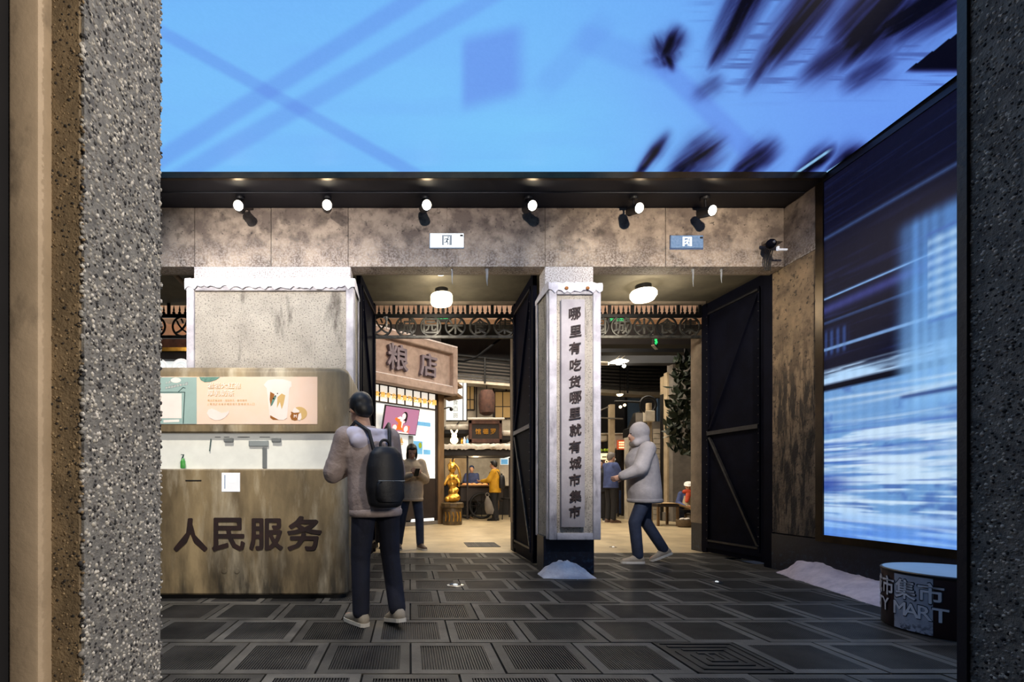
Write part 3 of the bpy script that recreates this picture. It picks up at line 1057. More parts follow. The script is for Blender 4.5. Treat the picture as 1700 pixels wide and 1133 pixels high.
ZW0, ZW1 = pz(779, BF), pz(719, BF)
b = MB(); shell(b, BX0, BF, BX1, BB, [(.035, .012), (.05, 0), (ZW0 - .012, 0), (ZW0, .01)], .12); b.build('body', 'booth_patina', booth, smooth=35)
b = MB(); shell(b, BX0 + .03, BF + .03, BX1 - .03, BB - .03, [(0, 0), (.04, 0)], .1); b.build('plinth', 'black', booth)  # set-back base coloured black for the shadow gap under the body
b = MB(); shell(b, BX0, BF, BX1, BB, [(ZW1, .01), (ZW1 + .012, 0), (BT - .06, 0), (BT - .025, .012), (BT - .006, .035), (BT, .07)], .12); b.build('hood', 'booth_patina', booth, smooth=35)
# lit opal window band with what stands inside
b = MB(); shell(b, BX0 + .06, BF + .06, BX1 - .05, BB - .06, [(ZW0 - .01, 0), (ZW1 + .01, 0)], .09); band = b.build('lit_back_panel', 'opal_glass', booth, smooth=35)
b = MB(); b.box((px(556, BF) - .004, BF + .012, ZW0), (px(556, BF) + .004, BF + .026, ZW1)); b.build('window_bar', 'grey_plastic', booth)
for xx in (376, 456):
    b = MB(); b.box((px(xx - 7, BF), BF + .03, pz(734, BF)), (px(xx + 8, BF), BF + .062, pz(727, BF)), .004, 1); b.build('hinge', 'grey_plastic', booth)
b = MB(); b.box((px(410, BF), BF + .04, pz(741, BF)), (px(443, BF), BF + .062, pz(731, BF)), .006, 2); b.build('tap_head', 'exit_line', booth)
b = MB(); b.box((px(433, BF), BF + .04, pz(778, BF)), (px(440, BF), BF + .062, pz(742, BF)), .006, 2); b.build('tap_column', 'grey_plastic', booth)
b = MB(); b.tube(((px(346.5, BF), BF + .05, pz(728, BF)), (px(344, BF), BF + .05, pz(749, BF))), .005); b.build('straw', 'print_dark', booth)
for xa, xc in ((353, 362), (368, 377), (391, 408), (395, 411), (428, 445)):
    b = MB(); b.box((px(xa, BF), BF + .05, pz(725.6, BF)), (px(xc, BF), BF + .062, pz(724.6, BF))); b.build('shelf_edge', 'grey_plastic', booth)
# bottle inside
bt = thing('bottle', 'small green bottle behind the lit booth window, at its left', 'bottle', (px(301, BF), BF + .03, ZW0))
b = MB(); b.lathe((px(301, BF), BF + .03, ZW0 + .006), [(.02, 0), (.022, .01), (.022, .06), (.012, .08), (.008, .09)], 12); b.build('body', 'green_glass', bt, smooth=40)
b = MB(); b.tube(((px(300, BF), BF + .03, ZW0 + .09), (px(302, BF), BF + .03, ZW0 + .125)), [.009, .006]); b.box((px(298, BF), BF + .026, ZW0 + .125), (px(303, BF), BF + .034, ZW0 + .131)); b.build('pump', 'print_dark', bt)
# printed menu panel
YP = BF - .004
pn = MB(); pn.box((BX0 + .2, YP, pz(705, BF)), (px(527, BF), BF + .01, pz(626, BF)), .002, 1)
pn = pn.build('menu_panel', 'print_pink', booth)


def P_(x, y, d=0.0012):
    return Vector((px(x, BF), YP - d, pz(y, BF)))


def flat(name, mat, parent, pts, d=0.0012):
    b = MB(); b.prism([P_(x, y, d) for x, y in pts], (0, -.0008, 0)); return b.build(name, mat, parent)


def ell(x, y, rx, ry, n=20, a0=0, a1=2 * PI):
    return [(x + rx * math.cos(a0 + (a1 - a0) * i / n), y + ry * math.sin(a0 + (a1 - a0) * i / n)) for i in range(n if abs(a1 - a0 - 2 * PI) < 1e-6 else n + 1)]


flat('teal_print', 'print_teal', pn, [(200, 627), (327, 627), (327, 704.5), (200, 704.5)], .0008)
flat('leaf_print', 'print_green', pn, [(331, 626.5), (366, 626.5), (360, 631), (350, 634.5), (340, 635), (334, 632)], .0018)
flat('blank_card', 'print_white', pn, [(232, 654), (302, 654), (302, 695), (232, 695)], .0018)
for a in ([(226, 651.2), (308, 651.2), (308, 652.4), (226, 652.4)], [(306.6, 652), (308, 652), (305.4, 704), (304, 704)],
          [(296, 651), (304.4, 643), (305.2, 644), (297.4, 651.4)], [(304.4, 643), (308.6, 644.6), (308.2, 645.6), (304.6, 644.4)]):
    flat('outline_print', 'print_dark', pn, a, .0018)
flat('badge_print', 'print_white', pn, ell(292.5, 632, 8.5, 4.2), .0018)
flat('strip_print', 'print_white', pn, [(272, 698), (298, 697), (298, 701), (272, 702)], .0018)


def ptext(txt, x, y, size, step, mat, off, slope=0.0, d=.002, shadow=None):
    b = MB()
    sb = MB()
    for i, ch in enumerate(txt):
        if ch == ' ':
            continue
        o = P_(x + i * step, y + i * step * slope, d)
        if shadow:
            sb.glyph((ch, off), o + Vector((.004, .0004, -.004)), (1, 0, -slope), (0, 0, 1), size)
        sz = size * (.35 if ch in '，！' else 1)
        b.glyph((ch, off), o, (1, 0, -slope), (0, 0, 1), sz)
    if shadow:
        sb.build('lettering', shadow, pn)
    else:
        sb.bm.free()
    return b.build('lettering', mat, pn)


ptext('岩岩大红袍', 350, 640.5, .053, 11.2, 'print_white', .02, shadow='print_gold')
ptext('厚乳奶茶', 350, 653, .053, 11.2, 'print_white', .02, shadow='print_gold')
ptext('甄选武夷岩茶，搭配厚乳，醇香顺滑！', 347, 665.6, .020, 4.1, 'print_gold', .01)
ptext('上甄选武夷岩茶搭配厚乳醇香顺滑入口！', 346, 671.6, .020, 4.7, 'print_gold', .01)
ptext('上点', 277, 635.5, .024, 5, 'print_navy', .01, -.1, .0018)
ptext('上点', 277, 635.5, .020, 5, 'print_white', .01, -.1, .0024)
ptext('欢迎扫码点单入口', 277, 644.5, .026, 4.7, 'print_navy', .01, -.2, .0018)
ptext('欢迎扫码点单入口', 277, 644.5, .021, 4.7, 'print_white', .01, -.2, .0024)
# swoosh of milk, paper cup, round pot
flat('milk_print', 'print_white', pn, [(344, 687), (346, 681), (352, 679), (360, 682), (368, 686), (376, 685), (381, 682), (380, 687), (374, 694), (366, 698), (356, 698), (348, 694)], .0018)
flat('cup_print', 'print_white', pn, [(441, 636), (445, 632), (457, 630), (470, 630.5), (484, 634), (484.5, 642), (481, 645), (477, 694), (471, 698), (454, 697), (448, 692), (443, 645), (438, 640)], .0018)
flat('cup_print', 'print_brown', pn, [(449, 651), (456, 655), (454, 667), (450, 676), (448, 664)], .0024)
flat('cup_print', 'print_gold', pn, [(461, 660), (468, 654), (474, 657), (471, 672), (468, 680), (465, 668), (460, 678)], .0024)
flat('cup_print', 'print_brown', pn, [(449, 690), (456, 694), (463, 697.5), (454, 697.5), (449, 694)], .0024)
flat('cup_print', 'print_green', pn, [(450, 674), (452, 665), (456, 658), (459, 660), (455, 668), (452, 674)], .003)
for (x, y, r) in ((454.5, 662.5, 1.5), (457.6, 658.2, 1.3), (461, 654, 1)):
    flat('cup_print', 'black', pn, ell(x, y, r, r, 10), .0036)
flat('pot_print', 'print_gold', pn, ell(497, 687, 13, 11), .0016)
flat('pot_print', 'print_brown', pn, [(482, 692), (484, 687), (483, 684), (487, 685), (496, 685), (499, 691), (497, 697), (490, 699), (484, 697)], .0022)
flat('pot_print', 'print_white', pn, [(485, 684), (487, 680), (490, 677), (494, 680), (498, 683), (496, 685.5), (488, 686)], .0028)
flat('pot_print', 'print_white', pn, [(496, 688), (500, 686), (501, 694), (498, 699), (494, 697)], .0028)
b = MB(); b.glyph(('M', .05), P_(490.5, 691.5, .0034), (1, 0, 0), (0, 0, 1), .028); b.build('lettering', 'print_white', pn)
# front face: slot, white pay sticker, two faded dots, the four characters
b = MB(); b.box((px(308, BF), BF - .003, pz(799.4, BF)), (px(334.5, BF), BF + .004, pz(797.4, BF))); b.build('slot', 'black', booth)
st_ = MB(); st_.box((px(368, BF), BF - .004, pz(817, BF)), (px(398.5, BF), BF + .004, pz(785.5, BF)), .002, 1); st_ = st_.build('pay_plate', 'white_plastic', booth)
b = MB(); b.box((px(373, BF), BF - .005, pz(812, BF)), (px(374.2, BF), BF, pz(789, BF))); b.build('plate_slot', 'exit_blue', st_)
b = MB(); b.lathe((px(386, BF), BF - .004, pz(797, BF)), [(.028, 0), (.028, .002)], 20, (0, -1, 0)); b.build('plate_disc', 'exit_white', st_)
for xx in (372, 393):
    b = MB(); b.lathe((px(xx, BF), BF + .001, pz(948, BF)), [(.026, 0), (.026, .004), (.020, .005)], 18, (0, -1, 0)); b.build('plug', 'booth_patina', booth)
for ch, x, y, sz in (('人', 316.5, 888.5, .300), ('民', 379.5, 888, .300), ('服', 442, 887.5, .300), ('务', 505.5, 886, .310)):
    b = MB(); b.glyph((ch, .028), (px(x, BF), BF - .002, pz(y, BF)), (1, 0, 0), (0, 0, 1), sz, .006); b.build('character', 'red_black', booth)

# ------------------------------------------------------------------ ceiling spots over the gate
def spot_fixture(x, y, label):
    D = 5.30
    p = at(x, y, D)
    r = thing('spotlight', label, 'spotlight', tuple(p), 0, 'spotlights along the gate lintel')
    axis = Vector((.14, -.80, -.30)).normalized()
    b = MB(); b.lathe(p, [(.046, -.17), (.054, -.165), (.054, .0), (.058, .004), (.058, .02), (.051, .02), (.049, .008)], 20, axis); b.build('housing', 'lamp_black', r, smooth=40)
    b = MB(); b.lathe(p, [(.048, .006), (.048, .014)], 20, axis); b.build('lens', 'lens_glow', r)
    q = p - axis * .08
    b = MB(); b.tube((q, (q.x, q.y + .02, ZS - .02)), .011); b.build('stem', 'lamp_black', r)
    b = MB(); b.lathe((q.x, q.y + .02, ZS - .035), [(.045, 0), (.05, .01), (.05, .035)], 18); b.build('canopy', 'lamp_black', r)
    return p, axis


for i, (x, y, pw) in enumerate(((396, 342, 60), (543, 341, 34), (708, 341, 66), (883, 342, 32), (1060, 346, 26), (1181, 350, 12))):
    labs = ('lit spotlight at the left end of the lintel row, next to the near jamb', 'second lit spotlight from the left on the lintel, small glare',
            'brightest lit spotlight, above the white exit sign', 'lit spotlight above the calligraphy column', 'lit spotlight left above the blue exit sign', 'last lit spotlight at the right, above the blue exit sign')
    p, ax = spot_fixture(x, y, labs[i])
    # the beam: down over wall and columns
    lamp('spot_beam', 'SPOT', tuple(p + ax * .05), pw, WARM2, tuple(p + Vector((-.9, -1.0, -2.2))), spot_size=math.radians(110), spot_blend=.8, shadow_soft_size=.03)

# ------------------------------------------------------------------ lamps in the gate passages
for x, y, lab, D in ((733, 499, 'round white ceiling lamp in the gateway beside the grain shop', 6.62), (1068, 490, 'round white ceiling lamp in the right gateway, beside the column', 6.50)):
    p = at(x, y, D)
    p.z = ZP - .13
    r = thing('ceiling_lamp', lab, 'lamp', (p.x, p.y, ZP), 0, 'drum lamps in the gate passages')
    rad = .15 if x < 900 else .17
    b = MB(); b.lathe((p.x, p.y, p.z - .085), [(.03, 0), (rad * .9, .004), (rad, .03), (rad, .12), (rad * .95, .135)] if x < 900 else [(.04, .01), (rad * .8, .02), (rad, .07), (rad, .11), (rad * .9, .135)], 28); b.build('shade', 'shade_glow', r, smooth=40)
    b = MB(); b.lathe((p.x, p.y, p.z + .05), [(rad * .6, 0), (rad * .6, ZP - p.z - .05)], 24); b.build('base', 'lamp_black', r)
    lamp('passage_lamp', 'POINT', (p.x, p.y, p.z - .22), 24 if x < 900 else 30, (1, .88, .68), shadow_soft_size=.12)
    lamp('passage_lamp', 'POINT', (p.x - .12, p.y - .42, p.z - .06), 5, (1, .86, .62), shadow_soft_size=.05)
    b = MB(); b.lathe((p.x - .04, p.y - .5, ZP - .02), [(.045, 0), (.05, .01), (.04, .02)], 16)
    tag(b.build('smoke_detector', 'white_plastic' if x < 900 else 'lamp_black', None), 'small round detector on the ceiling near the %s lamp' % ('left passage' if x < 900 else 'right passage'), 'detector')

# ------------------------------------------------------------------ exit signs on the lintel
def exit_sign(x0, y0, x1, y1, label, face, fig):
    r = thing('exit_sign', label, 'exit sign', tuple(at((x0 + x1) / 2, y1, DW)))
    y_ = DW - .022
    b = MB(); b.box((px(x0, DW), y_, pz(y1, DW)), (px(x1, DW), DW + .002, pz(y0, DW)), .004, 1); b.build('panel', face, r)
    b = MB(); b.box((px(x0 - 1.2, DW), DW - .012, pz(y1 + 1.6, DW)), (px(x1 + .6, DW), DW + .003, pz(y0 - 1, DW)), .002, 1); b.build('frame', 'chrome', r)
    cx_ = x0 + (x1 - x0) * .5; h = y1 - y0; cy = (y0 + y1) / 2
    yy = y_ - .0015

    def pp(u, v):
        return Vector((px(cx_ + u * h, DW), yy, pz(cy + v * h, DW)))
    g = MB()
    for poly in ([(-.36, -.36), (.36, -.36), (.36, -.27), (-.36, -.27)], [(-.36, -.27), (-.22, -.27), (-.22, .36), (-.36, .36)], [(.20, -.27), (.36, -.27), (.36, .36), (.17, .36)]):
        g.prism([pp(*q) for q in poly], (0, -.001, 0))
    g.build('door_symbol', fig, r)
    g = MB()
    for a, c, w in (((.05, -.12), (-.02, .1), .06), ((.04, -.1), (-.12, -.10), .032), ((-.12, -.10), (-.17, .0), .03), ((.05, -.08), (.15, -.02), .032),
                    ((-.02, .08), (.08, .2), .04), ((.08, .2), (.07, .34), .036), ((-.02, .08), (-.08, .16), .04), ((-.08, .16), (-.2, .17), .036)):
        A, B = pp(*a), pp(*c)
        t = (B - A).normalized(); q = Vector((-t.z, 0, t.x)) * w * h * DW / F
        g.prism([A + q, B + q, B - q, A - q], (0, -.001, 0))
    A = pp(.09, -.2)
    g.lathe(A, [(.055 * h * DW / F, 0), (.055 * h * DW / F, .001)], 14, (0, -1, 0))
    g.build('running_figure', fig, r)
    b = MB(); b.box((px(x1 - 6, DW), yy - .001, pz(y0 + 5.4, DW)), (px(x1 - 1.2, DW), yy, pz(y0 + 2.6, DW))); b.build('indicator', 'black', r)


exit_sign(714, 389, 769.5, 412, 'white lit exit sign with a faint running figure, above the gateway by the shop', 'exit_white', 'exit_line')
exit_sign(1112, 392.5, 1166, 413.5, 'blue grey exit sign with a white running figure, above the right gateway', 'exit_blue', 'exit_white')

# ------------------------------------------------------------------ corner camera
cm = thing('surveillance_camera', 'dark dome camera with a white bracket in the corner above the right gateway', 'camera', tuple(at(1280, 405, 5.45)))
p = at(1280, 405, 5.42)
b = MB(); b.ball(p, (.052, .052, .052), 14); b.build('dome', 'door_steel', cm, smooth=60)
b = MB(); b.ball(p + Vector((0, -.045, 0)), .018, 10); b.build('lens', 'chrome', cm, smooth=60)
b = MB(); b.box(p + Vector((-.03, 0, .03)), p + Vector((.15, .12, .075)), .012, 2); b.build('housing', 'pier_plaster', cm, smooth=40)
b = MB(); b.box(p + Vector((.05, -.03, -.085)), p + Vector((.17, -.01, -.065)), .005, 1); b.box(p + Vector((.05, -.035, -.085)), p + Vector((.075, -.005, -.04)), .005, 1); b.build('bracket', 'white_plastic', cm)
b = MB()
for k in range(4):
    b.tube([p + Vector((.03 + k * .022, .10, -.02)), p + Vector((.02 + k * .026, .13, -.1)), p + Vector((.035 + k * .02, .14, -.24))], .006, 6)
b.build('cables', 'lamp_black', cm)
b = MB(); b.tube((at(1228, 303, 5.3) + Vector((0, 0, 0)), at(1228, 315, 5.3)), [.012, .016]); 
tag(b.build('sprinkler', 'chrome'), 'tiny chrome sprinkler head under the dark soffit near the right corner', 'sprinkler')

# ------------------------------------------------------------------ icicles
for x, y0, y1, D, lab in ((750, 444, 472, DW + .06, 'thin icicle on the lintel, left of the pair over the middle gateway'), (808, 444, 475, DW + .06, 'icicle with a broad root on the lintel, right one over the middle gateway'),
                          (1150, 446, 476, DW + .06, 'icicle on the lintel over the right gateway, nearer the column'), (1197, 446, 470, DW + .06, 'icicle on the lintel over the right gateway, nearer the dark gate leaf'),
                          (641, 527, 549, 7.1, 'pale glint in the iron frieze between two medallions, shaped as an icicle')):  # last one is a light reflection modelled as an icicle
    a = at(x, y0, D); c = at(x + 1, y1, D)
    b = MB(); L_ = a.z - c.z
    w = .028 if x in (808, 641) else .018
    b.tube([a + Vector((0, 0, .01)), a.lerp(c, .15), a.lerp(c, .3) + Vector((.003, 0, 0)), a.lerp(c, .5), a.lerp(c, .72) + Vector((-.002, 0, 0)), c], [w, w * .8, w * .5, w * .55, w * .3, .002], 10)
    b.lathe(a + Vector((0, 0, -.004)), [(w * 1.5, 0), (w * 1.2, .012)], 10)
    tag(b.build('icicle', 'ice', smooth=60), lab, 'icicle', 'icicles under the gate lintel')

# ------------------------------------------------------------------ snow heaps
def heap(name, label, fn, nx, ny, mat):
    b = MB()
    g = [[b.bm.verts.new(fn(i / (nx - 1), j / (ny - 1))) for i in range(nx)] for j in range(ny)]
    for j in range(ny - 1):
        for i in range(nx - 1):
            b.bm.faces.new((g[j][i], g[j][i + 1], g[j + 1][i + 1], g[j + 1][i]))
    border = [g[0][i] for i in range(nx)] + [g[j][-1] for j in range(1, ny)] + [g[-1][i] for i in range(nx - 2, -1, -1)] + [g[j][0] for j in range(ny - 2, 0, -1)]
    b.bm.faces.new(border[::-1])
    return tag(b.build(name, mat, smooth=60), label, 'snow')


def f1(u, v):
    x = px(897, 5.3) + (px(985, 5.3) - px(897, 5.3)) * u
    y = 5.17 + .265 * v
    e = max(0, 1 - abs(2 * u - 1) ** 1.7)
    k = math.sin(PI * min(1, v * 1.2) * .5) if v < .83 else 1
    z = .158 * e * k * (1 + .25 * mnoise.noise((x * 14, y * 14, 1))) + .006 * mnoise.noise((x * 60, y * 60, 3))
    if u in (0, 1) or v == 0:
        z = -.012
    if v < .12:
        y -= .045 * e
    return (x, y, max(z, -.012))


heap('snow_heap', 'small white snow heap against the foot of the calligraphy column', f1, 44, 18, 'snow')


def f2(u, v):
    s_ = .24 + 1.80 * u
    wd = .16 + .46 * u
    o_ = .012 + wd * (1 - v)
    e = (1 - (1 - v) ** 1.6)
    ends = min(1, u * 9) * min(1, (1 - u) * 12)
    zz = (.14 + .03 * math.sin(u * 9)) * e * ends * (1 + .22 * mnoise.noise((s_ * 5, o_ * 8, 2))) + .010 * mnoise.noise((s_ * 26, o_ * 26, 5))
    if v == 0 or u in (0, 1):
        zz = -.012
    o_ += .05 * mnoise.noise((s_ * 4, 0, 7)) * (1 - v)
    return tuple(wr(s_, max(zz, -.012), o_))


heap('snow_bank', 'long low snow bank along the dark skirting under the wall screen', f2, 120, 22, 'snow_dirty')

# ------------------------------------------------------------------ floor lights and drain
for x, y, r_, lab in ((756, 972, .085, 'round metal floor light set in the paving near the walking person'), (1190, 967, .055, 'small floor light with two bright specks in the paving near the snow bank'), (1018, 909, .06, 'small floor light in the pale hall floor beyond the right gateway')):
    D = F / (y - HY)
    X_ = px(x, D)
    r = thing('floor_light', lab, 'floor light', (X_, D, 0), 0)
    b = MB(); b.lathe((X_, D, -.012), [(r_, 0), (r_, .014), (r_ * .72, .017), (r_ * .70, .010)], 24); b.build('ring', 'chrome', r, smooth=40)
    b = MB(); b.lathe((X_, D, -.004), [(r_ * .28, 0), (r_ * .28, .014), (r_ * .1, .018)], 16); b.build('lens', 'exit_white', r)
gx0, gx1 = px(772, 8.2), px(824, 8.2)
dr = thing('floor_grate', 'rectangular slotted drain grate in the pale hall floor', 'grate', ((gx0 + gx1) / 2, 8.1, 0))
b = MB()
for (a, c, d_, e) in ((gx0, 7.80, gx1, 7.84), (gx0, 8.36, gx1, 8.40), (gx0, 7.8, gx0 + .03, 8.4), (gx1 - .03, 7.8, gx1, 8.4)):
    b.box((a, c, 0), (d_, e, .008))
b.build('frame', 'tile_ridge', dr)
b = MB(); b.box((gx0, 7.8, .0005), (gx1, 8.4, .002)); b.build('pit', 'black', dr)
for k in range(14):
    xx = gx0 + .05 + (gx1 - gx0 - .1) * k / 13
    b = MB(); b.box((xx - .008, 7.84, .001), (xx + .008, 8.36, .008)); b.build('bar', 'tile_frame', dr)

# ------------------------------------------------------------------ drum stool
RX, RY, RR, RH = 3.803, 3.318, .384, .41
dm = thing('drum_stool', 'round dark drum stool with a pale stripe and white market lettering, blue-lit top', 'stool', (RX, RY, 0))
M('drum_dark', C(54, 26, 28), C(30, 20, 26), 3, .5)
M('drum_pale', C(178, 182, 196), C(150, 154, 170), 5, .6, stains=(dict(c=C(60, 62, 74), scale=30, lo=.5, hi=.6, axis=(2, .10, .02), amt=.9),))
M('drum_top', C(160, 190, 214), None, 3, .3)  # blue of the screen light put into the top's colour
M('letter_white', C(214, 214, 222), None, 2, .5)
M('letter_edge', C(26, 36, 52), None, 2, .5)


def drum_angle(x):
    dx, dy = (x - CX) / F, 1.0
    a = dx * dx + dy * dy; bq = -2 * (dx * RX + dy * RY); c_ = RX * RX + RY * RY - RR * RR
    dsc = max(bq * bq - 4 * a * c_, 0)
    t = (-bq - math.sqrt(dsc)) / 2 / a
    return math.atan2(dy * t - RY, dx * t - RX) % (2 * PI), t


def arc_band(a0, a1, z0, z1, r0, r1, seg):
    b = MB()
    R_ = []
    for i in range(seg + 1):
        a = a0 + (a1 - a0) * i / seg
        cs_, sn = math.cos(a), math.sin(a)
        R_.append([b.bm.verts.new((RX + r * cs_, RY + r * sn, z)) for r, z in ((r0, z0), (r1, z0), (r1, z1), (r0, z1))])
    for p, q in zip(R_, R_[1:]):
        for j in range(4):
            b.bm.faces.new((p[j], p[(j + 1) % 4], q[(j + 1) % 4], q[j]))
    b.bm.faces.new(R_[0]); b.bm.faces.new(R_[-1][::-1])
    return b


b = MB(); b.lathe((RX, RY, 0), [(RR - .004, .0), (RR, .006), (RR, RH - .02)], 64); b.build('barrel', 'drum_dark', dm, smooth=40)
b = MB(); b.lathe((RX, RY, RH - .024), [(RR + .004, 0), (RR + .006, .016), (RR, .022)], 64); b.build('rim', 'lamp_black', dm, smooth=40)
b = MB(); b.lathe((RX, RY, RH - .004), [(RR - .004, 0), (RR - .010, .004)], 64); b.build('top', 'drum_top', dm)
aL, aR = drum_angle(1485)[0], drum_angle(1549)[0]
step = aR - aL
for k in (0, -2, 2, 4):
    arc_band(aL + k * step, aL + (k + 1) * step, .008, RH - .026, RR - .01, RR + .0015, 14).build('pale_stripe', 'drum_pale', dm)


def wrap(ch, ang, zc, size, off, mat, rad, wide=1.0):
    b = MB()
    vs, fs = GLYPHS[(ch, off)]
    for n_, (dx, dy) in enumerate(bold_shifts(off)):
        B = []
        for (x, y, z) in vs:
            a = ang + (x + dx) * size * wide / RR
            r_ = rad + n_ * .0001
            B.append(b.bm.verts.new((RX + r_ * math.cos(a), RY + r_ * math.sin(a), zc + (y + dy) * size)))
        for f in fs:
            b.bm.faces.new([B[i] for i in f])
    me_faces = [f for f in b.bm.faces]
    bmesh.ops.triangulate(b.bm, faces=me_faces)
    return b.build('lettering', mat, dm)


a1, a2 = drum_angle(1502.5)[0], drum_angle(1545)[0]
st2 = a2 - a1
for i, ch in enumerate('城市集市'):
    wrap(ch, a1 + (i - 2) * st2, .286, .142, .035, 'letter_edge', RR + .003, .95)
    wrap(ch, a1 + (i - 2) * st2, .286, .132, .02, 'letter_white', RR + .005, .95)
m1, m2 = drum_angle(1494)[0], drum_angle(1561.7)[0]
st3 = (m2 - m1) / 3
for i, ch in enumerate('CITY MART'):
    if ch == ' ':
        continue
    k = i - 5
    an = m1 + k * st3 + (.25 * st3 if i < 4 else 0)
    wrap(ch, an, .150, .096, .035, 'letter_edge', RR + .003)
    wrap(ch, an, .150, .088, .02, 'letter_white', RR + .005)

# ------------------------------------------------------------------ the hall behind the gate: grain shop front
M('shop_plaster', C(168, 152, 146), C(140, 126, 122), 5, .9, bump=.3, bscale=50)
M('shop_letter', C(120, 112, 128), C(90, 84, 100), 6, .6)
M('brown_wood', C(118, 92, 62), C(92, 70, 46), 6, .7, stretch=(3, 3, .5))
M('dark_wood', C(44, 34, 30), C(30, 24, 24), 6, .6)
M('paper_pane', C(240, 236, 226), None, 3, .6, emit=C(250, 244, 232), es=.75)
M('shop_panel', C(236, 238, 236), C(222, 226, 226), 3, .5, emit=C(244, 246, 244), es=.55)
M('gold', C(226, 176, 78), C(190, 140, 56), 8, .28, metal=.85)
M('gold_letter', C(236, 190, 96), None, 3, .35, metal=.3, emit=C(250, 200, 110), es=.5)
M('bronze_stone', C(104, 86, 58), C(64, 52, 38), 8, .45, metal=.4, bump=.3, bscale=30)
M('tv_pink', C(120, 70, 100), C(100, 76, 120), .9, .3, emit=C(206, 142, 170), es=.7)
M('tv_orange', C(216, 110, 40), None, 3, .5, emit=C(216, 110, 40), es=.7)
M('tv_skin', C(240, 214, 214), None, 3, .5, emit=C(240, 214, 220), es=.8)
M('tv_dark', C(30, 24, 40), None, 3, .5)
M('tv_red', C(226, 108, 88), None, 3, .5, emit=C(226, 108, 88), es=.6)
M('poster_blue', C(92, 160, 216), C(120, 190, 230), 6, .5, emit=C(92, 160, 216), es=.4)
M('poster_pale', C(222, 236, 244), None, 3, .5, emit=C(226, 238, 246), es=.5)
M('lime', C(150, 170, 40), None, 3, .5, emit=C(150, 170, 40), es=.3)
M('facade', C(206, 198, 184), C(172, 164, 150), 3, .85)
M('facade_dark', C(52, 50, 52), C(34, 34, 38), 2, .8)
M('facade_grey', C(120, 114, 108), C(96, 92, 88), 3, .8)
M('window_yellow', C(170, 140, 88), None, 2, .4, emit=C(210, 168, 100), es=.18)
M('rust_red', C(96, 66, 56), C(64, 46, 42), 6, .9)
M('roof_snow', C(232, 226, 216), C(200, 192, 182), 8, .9, bump=.5, bscale=30)
M('beige_column', C(190, 172, 144), C(160, 144, 120), 3, .85)
M('white_brick', C(206, 196, 180), C(178, 168, 154), 6, .85)
M('leaf', C(40, 54, 36), C(20, 30, 22), 12, .5)
M('orange_cone', C(240, 140, 30), None, 3, .5)
M('cone_white', C(236, 236, 232), None, 3, .5)
M('warm_light', C(255, 230, 190), None, 3, .5, emit=(1, .78, .45, 1), es=5)
M('food_lit_orange', C(226, 120, 60), C(240, 190, 130), 14, .5, emit=C(240, 140, 70), es=.5)  # glow stands for the orange light falling on the food
M('cardboard', C(206, 176, 136), C(176, 148, 110), 4, .8)
M('basket', C(110, 92, 68), C(78, 64, 46), 20, .8, stretch=(1, 1, 4))
M('menu_red', C(190, 70, 40), None, 3, .5, emit=C(210, 90, 50), es=.5)
M('menu_lit', C(250, 236, 200), None, 3, .5, emit=C(250, 226, 170), es=1.1)
M('blue_cloth', C(44, 66, 110), C(34, 50, 86), 6, .8)
M('lightbox', C(236, 240, 240), None, 3, .5, emit=C(240, 244, 244), es=.8)
M('pale_text', C(190, 206, 212), None, 3, .5)

AX, AY = .87, 12.6
SH = math.atan2(.656, .755)
shop = thing('grain_shop', 'pinkish plaster grain shop front with a framed sign, paned transom and lit white wall', 'shop', (AX, AY, 0), SH)


def sbox(name, mat, x0, y0, z0, x1, y1, z1, bevel=0, parent=None):
    b = MB(); b.box((x0, y0, z0), (x1, y1, z1), bevel, 1)
    return b.build(name, mat, parent or shop, world=False)


def sx(xp):
    k = (xp - CX) / F
    return (AY * k - AX) / (.755 - .656 * k)


def sz(yp, x, y=0.0):
    D = AY + .656 * x + .755 * y
    return H + (HY - yp) * D / F


XE = -3.4
sbox('wall', 'facade_dark', XE, .06, 0, 0, .4, 5.6)
wp = sbox('lit_panel', 'shop_panel', XE, .02, 1.19, -.24, .07, 2.96)
for xx in (-1.62, -.98):
    sbox('panel_joint', 'grey_plastic', xx - .01, .008, 1.2, xx + .01, .03, 2.2)
sbox('panel_edge', 'exit_line', -1.18, -.01, 1.2, -1.04, .03, 2.24)
sbox('dado', 'dark_wood', XE, .0, .14, -.24, .07, 1.19)
sbox('plinth_light', 'lightbox', -1.1, -.03, .10, -.34, .02, .17)
sbox('plinth', 'facade_grey', XE, -.02, 0, .05, .08, .10)
pst = sbox('post', 'brown_wood', -.20, -.06, 0, .0, .12, 3.5, .01)
sbox('post', 'dark_wood', -.26, -.02, .1, -.2, .08, 3.4)
# transom panes
for i in range(11):
    xa = -.27 - i * .262
    for z0, z1 in ((2.99, 3.17), (3.19, 3.37)):
        sbox('pane', 'paper_pane', xa - .232, .01, z0, xa, .05, z1)
tr = sbox('transom_rail', 'dark_wood', XE, -.01, 2.955, -.22, .05, 2.99)
sbox('transom_rail', 'dark_wood', XE, -.01, 3.17, -.22, .05, 3.19)
sbox('transom_rail', 'dark_wood', XE, -.01, 3.37, -.22, .05, 3.41)
for i in range(12):
    xa = -.255 - i * .262
    sbox('mullion', 'dark_wood', xa - .015, -.012, 2.96, xa + .015, .05, 3.4)
for i, ch in enumerate('欢迎幸公见道乃艺真很今圆'):
    x_ = -2.18 + i * .168
    b = MB(); b.glyph((ch, .02), (x_, -.03, 3.15), (1, 0, 0), (0, 0, 1), .125, .03)
    b.build('character', 'gold_letter', shop, world=False)
for i, ch in enumerate('人食公道'):
    pass
